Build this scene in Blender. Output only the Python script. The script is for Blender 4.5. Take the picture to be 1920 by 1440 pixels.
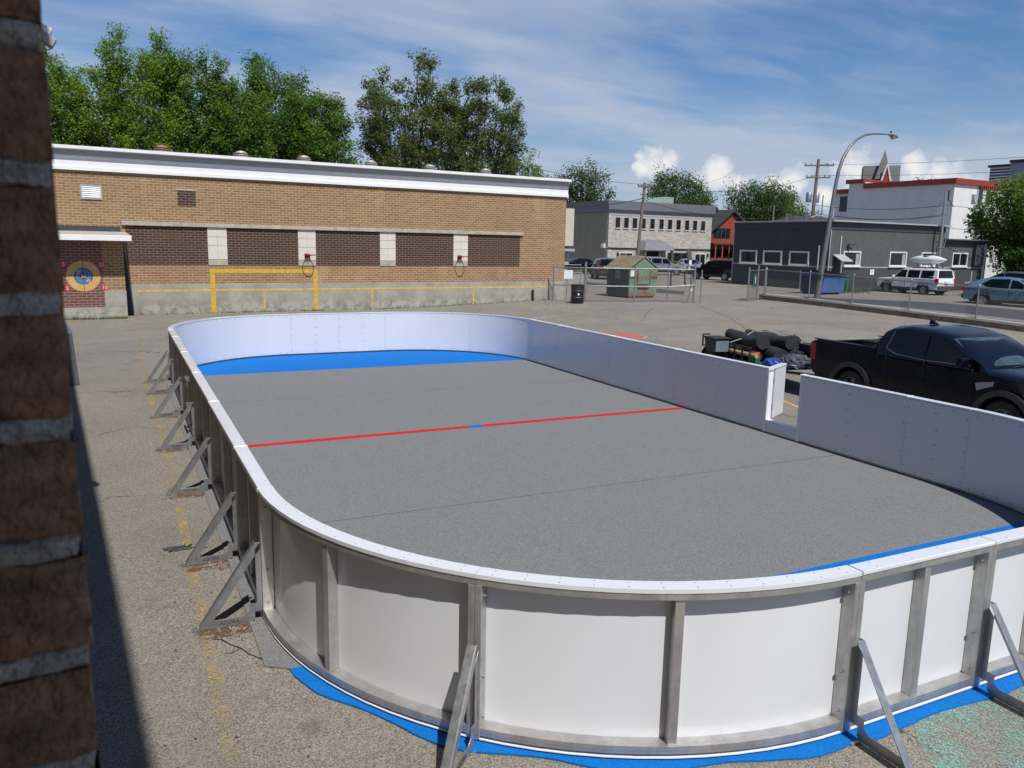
import bpy, bmesh, math, random
import numpy as np
from math import sin, cos, pi, radians, atan2, hypot, sqrt
from mathutils import Matrix, Vector

# ------------------------------------------------------------------ scene, camera, sky, sun
S = bpy.context.scene
for o in list(bpy.data.objects): bpy.data.objects.remove(o)
EYE = 2.95
cam = bpy.data.cameras.new('camera'); camo = bpy.data.objects.new('camera', cam); S.collection.objects.link(camo)
cam.sensor_width = 36; cam.lens = 36*1500/1920; cam.clip_start = .05; cam.clip_end = 3000
camo.matrix_world = Matrix(((0.866461, 0.069122, -0.494436, 0), (-0.498822, 0.160564, -0.851701, 0), (0.020518, 0.984602, 0.173602, EYE), (0, 0, 0, 1)))
cam.dof.use_dof = True; cam.dof.focus_distance = 9; cam.dof.aperture_fstop = 28.1/2.2
S.camera = camo
SUN_EL, SUN_AZ = radians(55), radians(3.5)          # light travels towards +Y, a touch to +X
sun = bpy.data.lights.new('sun', 'SUN'); sun.energy = 5.0; sun.angle = radians(.55); sun.color = (1, .955, .89)
suno = bpy.data.objects.new('sun', sun); S.collection.objects.link(suno)
sd = Vector((-sin(SUN_AZ)*cos(SUN_EL), -cos(SUN_AZ)*cos(SUN_EL), sin(SUN_EL)))
suno.rotation_euler = sd.to_track_quat('Z', 'Y').to_euler(); suno.location = (0, -20, 40)
S.view_settings.view_transform = 'Standard'; S.view_settings.look = 'None'
S.view_settings.exposure = 0.0; S.view_settings.gamma = 1
S.render.engine = 'CYCLES'

W = bpy.data.worlds.new("World"); S.world = W; W.use_nodes = True
def build_world():
    nt = W.node_tree; N = nt.nodes; L = nt.links; N.clear()
    out = N.new('ShaderNodeOutputWorld'); bg = N.new('ShaderNodeBackground'); L.new(bg.outputs[0], out.inputs[0])
    STR = .062
    bg.inputs['Strength'].default_value = STR
    sky = N.new('ShaderNodeTexSky'); sky.sky_type = 'NISHITA'; sky.sun_disc = False
    sky.sun_elevation = SUN_EL; sky.sun_rotation = atan2(sd.x, sd.y); sky.air_density = 1.25; sky.dust_density = .35; sky.ozone_density = 3.2
    def M(op, a, b=None, clamp=False):
        n = N.new('ShaderNodeMath'); n.operation = op; n.use_clamp = clamp
        for i, v in enumerate((a, b)):
            if v is None: continue
            if isinstance(v, (int, float)): n.inputs[i].default_value = v
            else: L.new(v, n.inputs[i])
        return n.outputs[0]
    def ramp(v, a, b, c0=0., c1=1.):
        n = N.new('ShaderNodeMapRange'); n.interpolation_type = 'SMOOTHSTEP'; L.new(v, n.inputs[0])
        n.inputs[1].default_value = a; n.inputs[2].default_value = b; n.inputs[3].default_value = c0; n.inputs[4].default_value = c1
        return n.outputs[0]
    tc = N.new('ShaderNodeTexCoord'); sep = N.new('ShaderNodeSeparateXYZ'); L.new(tc.outputs['Generated'], sep.inputs[0])
    X, Y, Z = sep.outputs
    zz = M('ADD', M('MAXIMUM', Z, 0.), .13)
    comb = N.new('ShaderNodeCombineXYZ'); L.new(M('DIVIDE', X, zz), comb.inputs[0]); L.new(M('DIVIDE', Y, zz), comb.inputs[1])
    def noise(vec, sc, det, rough, scale3=None, rot=0, off=(0, 0, 0), dist=0):
        mp = N.new('ShaderNodeMapping'); L.new(vec, mp.inputs[0]); mp.inputs['Rotation'].default_value = (0, 0, rot)
        mp.inputs['Location'].default_value = off
        if scale3: mp.inputs['Scale'].default_value = scale3
        n = N.new('ShaderNodeTexNoise'); n.inputs['Scale'].default_value = sc; n.inputs['Detail'].default_value = det
        n.inputs['Roughness'].default_value = rough; n.inputs['Distortion'].default_value = dist; L.new(mp.outputs[0], n.inputs['Vector']); return n.outputs['Fac']
    c1 = ramp(noise(comb.outputs[0], .66, 5, .50, (1, 1.55, 1), radians(32), (3.1, 1.7, 0), .35), .37, .60)
    c2 = ramp(noise(comb.outputs[0], 1.9, 8, .58, (1, 2.2, 1), radians(24), (7.7, 2.2, 0), .45), .40, .72)
    low = ramp(Z, .02, .22, .50, 0.)
    cir = M('MINIMUM', M('ADD', M('ADD', M('MULTIPLY', c1, .62), M('MULTIPLY', c2, .27)), low), .90)
    cir = M('MULTIPLY', cir, ramp(Z, .31, .6, 1., .08))
    mx = N.new('ShaderNodeMix'); mx.data_type = 'RGBA'; L.new(cir, mx.inputs[0])
    tint = N.new('ShaderNodeMix'); tint.data_type = 'RGBA'; tint.blend_type = 'MULTIPLY'; tint.inputs[0].default_value = 1
    L.new(sky.outputs[0], tint.inputs[6]); tint.inputs[7].default_value = (.78, 1.07, 1.48, 1)
    L.new(tint.outputs[2], mx.inputs[6]); mx.inputs[7].default_value = (.46/STR, .53/STR, .66/STR, 1)
    # small heaped clouds low in the sky
    nv = N.new('ShaderNodeVectorMath'); nv.operation = 'NORMALIZE'; L.new(tc.outputs['Generated'], nv.inputs[0])
    blobs = [((.6347, .7664, .0965), .023, 1.2), ((.6243, .7759, .0905), .014, 1.2), ((.645, .7576, .098), .017, 1.2), ((.690, .7189, .083), .026, 1.2), ((.6755, .7337, .074), .017, 1.3),
             ((.7083, .7021, .072), .022, 1.4), ((.7347, .6741, .072), .016, 1.4), ((.7499, .6568, .077), .020, 1.1), ((.788, .609, .088), .027, 1.1), ((.7964, .6, .074), .026, 1.3),
             ((.8259, .557, .086), .022, 1.2), ((.8378, .5397, .081), .026, 1.3), ((.8521, .518, .071), .020, 1.4), ((.7742, .6302, .060), .02, 1.6), ((.873, .48, .06), .03, 1.6), ((.55, .83, .05), .03, 1.8), ((.2, .97, .05), .05, 1.8)]
    dmin = None
    for c, r, sq in blobs:
        s1 = N.new('ShaderNodeVectorMath'); s1.operation = 'SUBTRACT'; L.new(nv.outputs[0], s1.inputs[0]); s1.inputs[1].default_value = c
        s2 = N.new('ShaderNodeVectorMath'); s2.operation = 'MULTIPLY'; L.new(s1.outputs[0], s2.inputs[0]); s2.inputs[1].default_value = (1, 1, sq)
        s3 = N.new('ShaderNodeVectorMath'); s3.operation = 'LENGTH'; L.new(s2.outputs[0], s3.inputs[0])
        d = M('DIVIDE', s3.outputs['Value'], r)
        dmin = d if dmin is None else M('MINIMUM', dmin, d)
    cn = noise(nv.outputs[0], 55, 8, .58); cn2 = noise(nv.outputs[0], 26, 5, .6, None, 0, (2, 5, 1))
    dd = M('ADD', dmin, M('MULTIPLY', M('SUBTRACT', cn, .5), 1.9))
    cm = M('MULTIPLY', ramp(dd, .80, 1.12, 1., 0.), .96)
    shade = N.new('ShaderNodeMix'); shade.data_type = 'RGBA'; L.new(ramp(M('ADD', M('MULTIPLY', cn2, .6), M('MULTIPLY', dd, -.28)), -.05, .34), shade.inputs[0])
    shade.inputs[6].default_value = (.47/STR, .56/STR, .70/STR, 1); shade.inputs[7].default_value = (.90/STR, .88/STR, .86/STR, 1)
    mx2 = N.new('ShaderNodeMix'); mx2.data_type = 'RGBA'; L.new(cm, mx2.inputs[0]); L.new(mx.outputs[2], mx2.inputs[6]); L.new(shade.outputs[2], mx2.inputs[7])
    L.new(mx2.outputs[2], bg.inputs[0])
build_world()

# ------------------------------------------------------------------ materials
MATS = {}
class NB:
    def __init__(s, name):
        s.m = bpy.data.materials.new(name); s.m.use_nodes = True; s.nt = s.m.node_tree; s.N = s.nt.nodes; s.L = s.nt.links
        s.b = s.N['Principled BSDF']; s.tc = s.N.new('ShaderNodeTexCoord'); s.co = s.tc.outputs['Object']
    def map(s, scale=(1, 1, 1), rot=(0, 0, 0), loc=(0, 0, 0), src=None):
        n = s.N.new('ShaderNodeMapping'); s.L.new(src or s.co, n.inputs[0]); n.inputs['Scale'].default_value = scale
        n.inputs['Rotation'].default_value = rot; n.inputs['Location'].default_value = loc; return n.outputs[0]
    def noise(s, sc, det=4, rough=.55, vec=None, dist=0, col=False):
        n = s.N.new('ShaderNodeTexNoise'); n.inputs['Scale'].default_value = sc; n.inputs['Detail'].default_value = det; n.inputs['Roughness'].default_value = rough
        n.inputs['Distortion'].default_value = dist; s.L.new(vec or s.co, n.inputs['Vector']); return n.outputs['Color' if col else 'Fac']
    def voro(s, sc, feat='F1', vec=None, out='Distance', rand=1):
        n = s.N.new('ShaderNodeTexVoronoi'); n.feature = feat; n.inputs['Scale'].default_value = sc; n.inputs['Randomness'].default_value = rand
        s.L.new(vec or s.co, n.inputs['Vector']); return n.outputs[out]
    def math(s, op, a, b=None, clamp=False):
        n = s.N.new('ShaderNodeMath'); n.operation = op; n.use_clamp = clamp
        for i, v in enumerate((a, b)):
            if v is None: continue
            if isinstance(v, (int, float)): n.inputs[i].default_value = v
            else: s.L.new(v, n.inputs[i])
        return n.outputs[0]
    def rng(s, v, a, b, c=0., d=1., smooth=False):
        n = s.N.new('ShaderNodeMapRange'); s.L.new(v, n.inputs[0])
        if smooth: n.interpolation_type = 'SMOOTHSTEP'
        for i, x in enumerate((a, b, c, d)): n.inputs[i+1].default_value = x
        return n.outputs[0]
    def mix(s, f, a, b, mode='MIX'):
        n = s.N.new('ShaderNodeMix'); n.data_type = 'RGBA'; n.blend_type = mode
        for i, v in ((0, f), (6, a), (7, b)):
            if isinstance(v, (int, float)): n.inputs[i].default_value = v
            elif isinstance(v, tuple): n.inputs[i].default_value = (*v[:3], 1)
            else: s.L.new(v, n.inputs[i])
        return n.outputs[2]
    def sep(s, src=None):
        n = s.N.new('ShaderNodeSeparateXYZ'); s.L.new(src or s.co, n.inputs[0]); return n.outputs
    def comb(s, x, y, z=0.):
        n = s.N.new('ShaderNodeCombineXYZ')
        for i, v in enumerate((x, y, z)):
            if isinstance(v, (int, float)): n.inputs[i].default_value = v
            else: s.L.new(v, n.inputs[i])
        return n.outputs[0]
    def set(s, k, v):
        i = s.b.inputs[k]
        if isinstance(v, (int, float)): i.default_value = v
        elif isinstance(v, tuple): i.default_value = (*v[:3], 1)
        else: s.L.new(v, i)
    def bump(s, h, strength=.3, dist=.01):
        n = s.N.new('ShaderNodeBump'); n.inputs['Strength'].default_value = strength; n.inputs['Distance'].default_value = dist
        s.L.new(h, n.inputs['Height']); s.L.new(n.outputs[0], s.b.inputs['Normal'])
    def wallco(s):
        x, y, z = s.sep(); return s.comb(s.math('ADD', x, y), z, 0.)

def mk(name, col, rough=.6, metal=0., var=.12, sc=3., bump=.0, bsc=60., spec=None, coat=0., stretch=None):
    if name in MATS: return MATS[name]
    b = NB(name)
    v = b.map(stretch) if stretch else b.co
    n = b.noise(sc, 5, .6, v)
    c = b.mix(b.rng(n, .3, .7), tuple(x*(1-var) for x in col), tuple(min(1, x*(1+var)) for x in col))
    b.set('Base Color', c); b.set('Metallic', metal)
    b.set('Roughness', b.rng(b.noise(sc*2.7, 4, .6, v), .3, .7, max(.02, rough-.07), min(1, rough+.07)))
    if spec is not None: b.set('Specular IOR Level', spec)
    if coat: b.set('Coat Weight', coat); b.set('Coat Roughness', .04)
    if bump: b.bump(b.noise(bsc, 3, .6), bump, .01)
    MATS[name] = b.m; return b.m

def mat_asphalt(name, base, light, dark, ag=110., cracks=True, stain=.35):
    b = NB(name)
    f1 = b.voro(ag, 'F1', out='Color'); g = b.sep(f1)[0]
    c = b.mix(b.rng(g, .05, .95), dark, light)
    c = b.mix(.25, c, base)
    big = b.noise(.35, 5, .6); mid = b.noise(2.2, 5, .65)
    c = b.mix(b.rng(big, .35, .68, 0, stain), c, tuple(x*.62 for x in base))
    c = b.mix(b.rng(mid, .5, .75, 0, .35), c, tuple(x*1.35 for x in base))
    fine = b.noise(9, 6, .7); c = b.mix(b.rng(fine, .35, .75, 0, .3), c, tuple(x*.7 for x in base))
    sp = b.rng(b.noise(1.6, 3, .5, b.map(loc=(9, 4, 2))), .66, .72, 0, .45); c = b.mix(sp, c, tuple(x*.5 for x in base))
    if cracks:
        wv = b.N.new('ShaderNodeVectorMath'); wv.operation = 'ADD'; b.L.new(b.co, wv.inputs[0])
        nn = b.noise(.9, 5, .6, col=True); sc2 = b.N.new('ShaderNodeVectorMath'); sc2.operation = 'SCALE'; b.L.new(nn, sc2.inputs[0]); sc2.inputs['Scale'].default_value = 2.2
        b.L.new(sc2.outputs[0], wv.inputs[1])
        e = b.voro(.16, 'DISTANCE_TO_EDGE', b.map((1, 1, 0), src=wv.outputs[0]))
        msk = b.math('MULTIPLY', b.rng(e, .0015, .0042, 1, 0), b.rng(b.noise(.5, 2), .42, .56, 0, .85))
        c = b.mix(msk, c, tuple(x*.22 for x in base))
    b.set('Base Color', c); b.set('Roughness', .9); b.set('Specular IOR Level', .25)
    b.bump(b.math('ADD', b.voro(ag, 'F1'), b.math('MULTIPLY', fine, .5)), .55, .006)
    MATS[name] = b.m; return b.m

def mat_brick(name, c1, c2, mortar, w=.27, h=.095, ms=.011, bias=0., stain=.25, rough=.85, bump=.5):
    b = NB(name); co = b.wallco()
    n = b.N.new('ShaderNodeTexBrick'); b.L.new(co, n.inputs['Vector']); n.inputs['Scale'].default_value = 1
    n.inputs['Brick Width'].default_value = w; n.inputs['Row Height'].default_value = h; n.inputs['Mortar Size'].default_value = ms
    n.inputs['Mortar Smooth'].default_value = .25; n.inputs['Bias'].default_value = bias
    n.inputs['Color1'].default_value = (*c1, 1); n.inputs['Color2'].default_value = (*c2, 1); n.inputs['Mortar'].default_value = (*mortar, 1)
    c = n.outputs['Color']
    c = b.mix(b.rng(b.noise(.45, 5, .62), .42, .72, 0, stain), c, tuple(x*.55 for x in c1))
    c = b.mix(b.rng(b.noise(.8, 6, .7, b.map((1, 1, .35), loc=(5, 2, 1))), .55, .75, 0, stain*.8), c, tuple(min(1, x*1.5) for x in mortar))
    c = b.mix(b.rng(b.noise(18, 4, .7), .3, .8, 0, .3), c, tuple(x*.6 for x in c1))
    b.set('Base Color', c); b.set('Roughness', rough)
    b.bump(b.math('SUBTRACT', 1., n.outputs['Fac']), bump, .008)
    MATS[name] = b.m; return b.m

asphalt = mat_asphalt('asphalt', (.200, .181, .153), (.45, .41, .35), (.055, .049, .042), 135., stain=.5)
asphalt_lot = mat_asphalt('asphalt_lot', (.20, .185, .165), (.30, .28, .25), (.09, .085, .08), 60)
asphalt_new = mat_asphalt('asphalt_new', (.062, .062, .068), (.10, .10, .11), (.03, .03, .034), 90, False, .2)
brick_tan = mat_brick('brick_tan', (.30, .172, .080), (.20, .110, .052), (.47, .39, .25), stain=.3)
brick_orange = mat_brick('brick_orange', (.325, .175, .085), (.235, .115, .055), (.46, .37, .26), stain=.35)
brick_dark = mat_brick('brick_dark', (.040, .020, .013), (.062, .029, .018), (.26, .20, .145), stain=.1, ms=.0085)
brick_red = mat_brick('brick_red', (.12, .04, .034), (.15, .055, .045), (.33, .25, .22), stain=.1)
stone = mat_brick('stone_cladding', (.46, .43, .39), (.27, .25, .235), (.50, .48, .45), .42, .2, .02, stain=.25)
stucco_white = mk('stucco_white', (.62, .62, .62), .9, var=.07, sc=1.2, bump=.5, bsc=14)
block_white = mat_brick('block_white', (.60, .59, .58), (.55, .54, .53), (.44, .43, .43), .4, .2, .01, stain=.08, bump=.2)

def mat_concrete(name, base, crack=True):
    b = NB(name); x, y, z = b.sep()
    c = b.mix(b.rng(b.noise(1.3, 6, .65), .35, .7), tuple(v*.72 for v in base), tuple(v*1.15 for v in base))
    c = b.mix(b.math('MULTIPLY', b.rng(z, .75, .15, 0, 1, True), b.rng(b.noise(4.5, 7, .75), .42, .6, 0, .75)), c, tuple(v*.42 for v in base))
    c = b.mix(b.math('MULTIPLY', b.rng(z, .5, .3, 0, 1), b.rng(b.noise(2.2, 5, .7, b.map(loc=(3, 1, 4))), .5, .55, 0, .5)), c, tuple(v*1.3 for v in base))
    c = b.mix(b.rng(b.noise(60, 3, .7), .35, .7, 0, .25), c, tuple(v*.6 for v in base))
    b.set('Base Color', c); b.set('Roughness', .92); b.bump(b.noise(30, 5, .7), .4, .01)
    MATS[name] = b.m; return b.m
concrete = mat_concrete('concrete', (.35, .33, .28))
concrete_kerb = mat_concrete('concrete_kerb', (.17, .15, .12))
concrete_panel = mk('concrete_panel', (.60, .56, .50), .8, var=.08, sc=2.5, bump=.2, bsc=40)
limestone = mk('limestone_lintel', (.38, .34, .28), .85, var=.2, sc=3, bump=.2)

def mat_rubber(name, base, k=.35):
    b = NB(name)
    c = b.mix(b.sep(b.voro(170, out='Color'))[0], tuple(v*(1-k) for v in base), tuple(v*(1+k) for v in base))
    c = b.mix(b.rng(b.noise(.8, 5, .6), .3, .7, 0, .35), c, tuple(v*1.14 for v in base))
    c = b.mix(b.rng(b.noise(45, 3, .8), .4, .75, 0, .6), c, tuple(v*.6 for v in base))
    c = b.mix(b.rng(b.noise(5, 5, .7, b.map((1, .3, 1))), .5, .8, 0, .35), c, tuple(v*.78 for v in base))
    b.set('Base Color', c); b.set('Roughness', .92); b.set('Specular IOR Level', .2); b.bump(b.noise(150, 3, .8), .5, .006)
    MATS[name] = b.m; return b.m
turf_grey = mat_rubber('turf_grey', (.184, .189, .192), .5)
turf_blue = mat_rubber('turf_blue', (.003, .150, .50), .25)
turf_red = mat_rubber('turf_red', (.50, .022, .02), .2)

def mat_hdpe():
    b = NB('white_plastic')
    n = b.noise(.9, 4, .6)
    c = b.mix(b.rng(n, .3, .7), (.615, .635, .675), (.66, .675, .705))
    c = b.mix(b.rng(b.noise(28, 6, .7, b.map((1, 1, .4))), .72, .8, 0, .16), c, (.45, .43, .40))
    x, y, z = b.sep()
    c = b.mix(b.math('MULTIPLY', b.rng(z, .16, .05, 0, 1), b.rng(b.noise(9, 5, .7), .4, .7, 0, .5)), c, (.42, .38, .33))
    b.set('Base Color', c); b.set('Roughness', b.rng(b.noise(3, 4, .6), .3, .7, .11, .24)); b.set('Specular IOR Level', .5)
    MATS['white_plastic'] = b.m; return b.m
hdpe = mat_hdpe()
def mat_metal(name, col, r0, r1, metal=.85):
    b = NB(name)
    c = b.mix(b.rng(b.noise(7, 6, .7, b.map((1, 1, .5))), .3, .72), tuple(v*.66 for v in col), tuple(min(1, v*1.12) for v in col))
    c = b.mix(b.rng(b.voro(34, out='Distance'), .1, .8, 0, .22), c, tuple(v*.6 for v in col))
    b.set('Base Color', c); b.set('Metallic', metal); b.set('Roughness', b.rng(b.noise(22, 5, .7), .3, .7, r0, r1)); b.bump(b.noise(40, 3, .6), .06, .004)
    MATS[name] = b.m; return b.m
alu = mat_metal('aluminium', (.56, .55, .54), .34, .58, .75)
galv = mat_metal('galvanised_steel', (.40, .41, .43), .32, .6, .8)
galv_dull = mat_metal('dull_steel', (.22, .225, .23), .4, .65, .6)
screw = mk('screw_grey', (.07, .07, .085), .5, .4)
def mat_worn(name, col, wear=.5, sc=26.):
    b = NB(name); m = b.m
    n = b.math('ADD', b.math('MULTIPLY', b.noise(sc, 6, .8), .65), b.math('MULTIPLY', b.noise(2.3, 4, .7), .35))
    a = b.rng(n, wear-.035, wear+.035, 0, 1)
    b.set('Base Color', b.mix(b.rng(b.noise(60, 3), .3, .7), tuple(v*.8 for v in col), col)); b.set('Roughness', .85); b.set('Alpha', b.math('MULTIPLY', a, .92))
    MATS[name] = m; return m
paint_yellow = mat_worn('worn_yellow_paint', (.47, .36, .12), .535, 55)
paint_yellow_far = mat_worn('faded_yellow_paint', (.46, .36, .14), .50, 12)
paint_teal = mat_worn('worn_teal_paint', (.22, .40, .35), .515, 60)
paint_red = mat_worn('worn_red_paint', (.48, .14, .11), .42, 14)
paint_white = mat_worn('worn_white_paint', (.55, .54, .50), .50, 12)
paint_magenta = mat_worn('worn_magenta_paint', (.36, .05, .30), .5, 26)
rust_stain = mat_worn('rust_stain', (.13, .065, .030), .505, 13)
paint_wall_yellow = mk('yellow_wall_paint', (.52, .34, .03), .7, var=.22, sc=9)
paint_wall_yellow2 = mk('faded_wall_paint', (.55, .36, .07), .8, var=.25, sc=8)
white_metal = mk('white_metal', (.74, .745, .76), .45, var=.05, sc=2)
white_trim = mk('white_trim', (.62, .63, .65), .5, var=.06)
grey_trim = mk('grey_trim', (.33, .34, .36), .6, var=.1)
black_metal = mk('black_metal', (.012, .012, .013), .45, var=.3, sc=9)
black_plastic = mk('black_plastic', (.014, .014, .015), .5, var=.2)
black_rubber = mk('black_rubber', (.016, .016, .017), .8, var=.25)
dark_cloth = mk('dark_rolled_mat', (.016, .018, .018), .75, var=.35, sc=7, bump=.5, bsc=35)
gravel_roof = mk('roof_gravel', (.22, .21, .20), .95, var=.3, sc=20)
roof_vent_m = mk('weathered_vent', (.42, .39, .34), .55, .3, var=.25, sc=9)
rust_vent_m = mk('rusty_vent', (.27, .16, .10), .75, .1, var=.3, sc=12)
red_iron = mk('red_iron', (.22, .018, .025), .5, var=.3)
navy_siding = None
def mat_siding(name, col, row=.16, seam=True):
    b = NB(name); x, y, z = b.sep(); u = b.math('ADD', x, y)
    fz = b.math('FRACT', b.math('DIVIDE', z, row)); rowi = b.math('FLOOR', b.math('DIVIDE', z, row))
    c = b.mix(b.rng(b.noise(1.2, 4), .3, .7), tuple(v*.86 for v in col), tuple(v*1.1 for v in col))
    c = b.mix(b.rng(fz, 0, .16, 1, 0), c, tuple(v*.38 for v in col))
    if seam:
        fu = b.math('FRACT', b.math('ADD', b.math('DIVIDE', u, 3.6), b.math('MULTIPLY', b.math('SINE', b.math('MULTIPLY', rowi, 12.9898)), 43.7)))
        c = b.mix(b.math('MULTIPLY', b.rng(b.math('ABSOLUTE', b.math('SUBTRACT', fu, .5)), .009, .010, 1, 0), .18), c, tuple(min(1, v*2.6) for v in col))
    b.set('Base Color', c); b.set('Roughness', .6); b.bump(fz, .5, .02)
    MATS[name] = b.m; return b.m
siding_grey = mat_siding('grey_siding', (.088, .098, .098))
siding_navy = mat_siding('navy_siding', (.047, .052, .066))
siding_low = mat_siding('low_siding', (.062, .070, .073), .13, False)
siding_taupe = mat_siding('taupe_siding', (.27, .245, .175), .3, False)
siding_red = mat_siding('red_siding', (.30, .055, .03), .18, False)
roof_dark = mk('dark_shingle', (.035, .037, .042), .85, var=.3, sc=8, bump=.3)
roof_slate = mat_siding('slate_shingle', (.11, .115, .12), .22, False)
roof_blue = mk('metal_fascia', (.12, .125, .145), .55, .2, var=.12, stretch=(6, 6, .2))
red_paint = mk('red_cornice', (.24, .032, .018), .6, var=.15)
cream = mk('cream_render', (.50, .46, .38), .8, var=.08)
wood_pole = mk('weathered_wood', (.16, .135, .11), .9, var=.3, sc=8, stretch=(6, 6, .4), bump=.3)
def mat_glass(name, col=(.012, .015, .018), rough=.06):
    b = NB(name); b.set('Base Color', b.mix(b.rng(b.noise(1.7, 3), .35, .65), tuple(v*.6 for v in col), tuple(v*1.8 for v in col)))
    b.set('Roughness', rough); b.set('Specular IOR Level', .5); MATS[name] = b.m; return b.m
glass = mat_glass('window_glass'); glass_car = mat_glass('car_glass', (.004, .005, .006), .05); glass_car.node_tree.nodes['Principled BSDF'].inputs['Specular IOR Level'].default_value = .28
glass_wind = mat_glass('windscreen_glass', (.035, .055, .06), .03)
blind = mk('pale_blind', (.30, .31, .32), .8)
def paint(name, col, flake=.3, rough=.25):
    return mk(name, col, rough, flake, var=.04, sc=1, coat=1.)
def mat_leaf(name, col, col2):
    b = NB(name); g = b.N.new('ShaderNodeNewGeometry')
    c = b.mix(g.outputs['Random Per Island'], tuple(v*.72 for v in col), tuple(v*1.35 for v in col))
    c = b.mix(b.rng(b.noise(.55, 3), .4, .68), c, col2)
    b.set('Base Color', c); b.set('Roughness', .48); b.set('Specular IOR Level', .35)
    t = b.N.new('ShaderNodeBsdfTranslucent'); b.L.new(b.mix(.5, c, (.20, .33, .03)), t.inputs[0])
    ms = b.N.new('ShaderNodeMixShader'); ms.inputs[0].default_value = .5; b.L.new(b.b.outputs[0], ms.inputs[1]); b.L.new(t.outputs[0], ms.inputs[2])
    b.L.new(ms.outputs[0], b.N['Material Output'].inputs[0]); MATS[name] = b.m; return b.m
leaf_light = mat_leaf('leaf_light', (.14, .235, .028), (.16, .24, .028))
leaf_mid = mat_leaf('leaf_mid', (.085, .17, .024), (.11, .19, .024))
leaf_dark = mat_leaf('leaf_dark', (.045, .108, .018), (.055, .115, .02))
leaf_olive = mat_leaf('leaf_olive', (.085, .118, .036), (.105, .098, .042))
leaf_far = mat_leaf('leaf_far', (.040, .078, .028), (.055, .095, .03))
bark = mk('bark', (.075, .062, .05), .9, var=.3, sc=6, bump=.5, stretch=(5, 5, .7))
grass_m = mk('grass_blade', (.06, .10, .025), .8, var=.35, sc=3)

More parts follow.
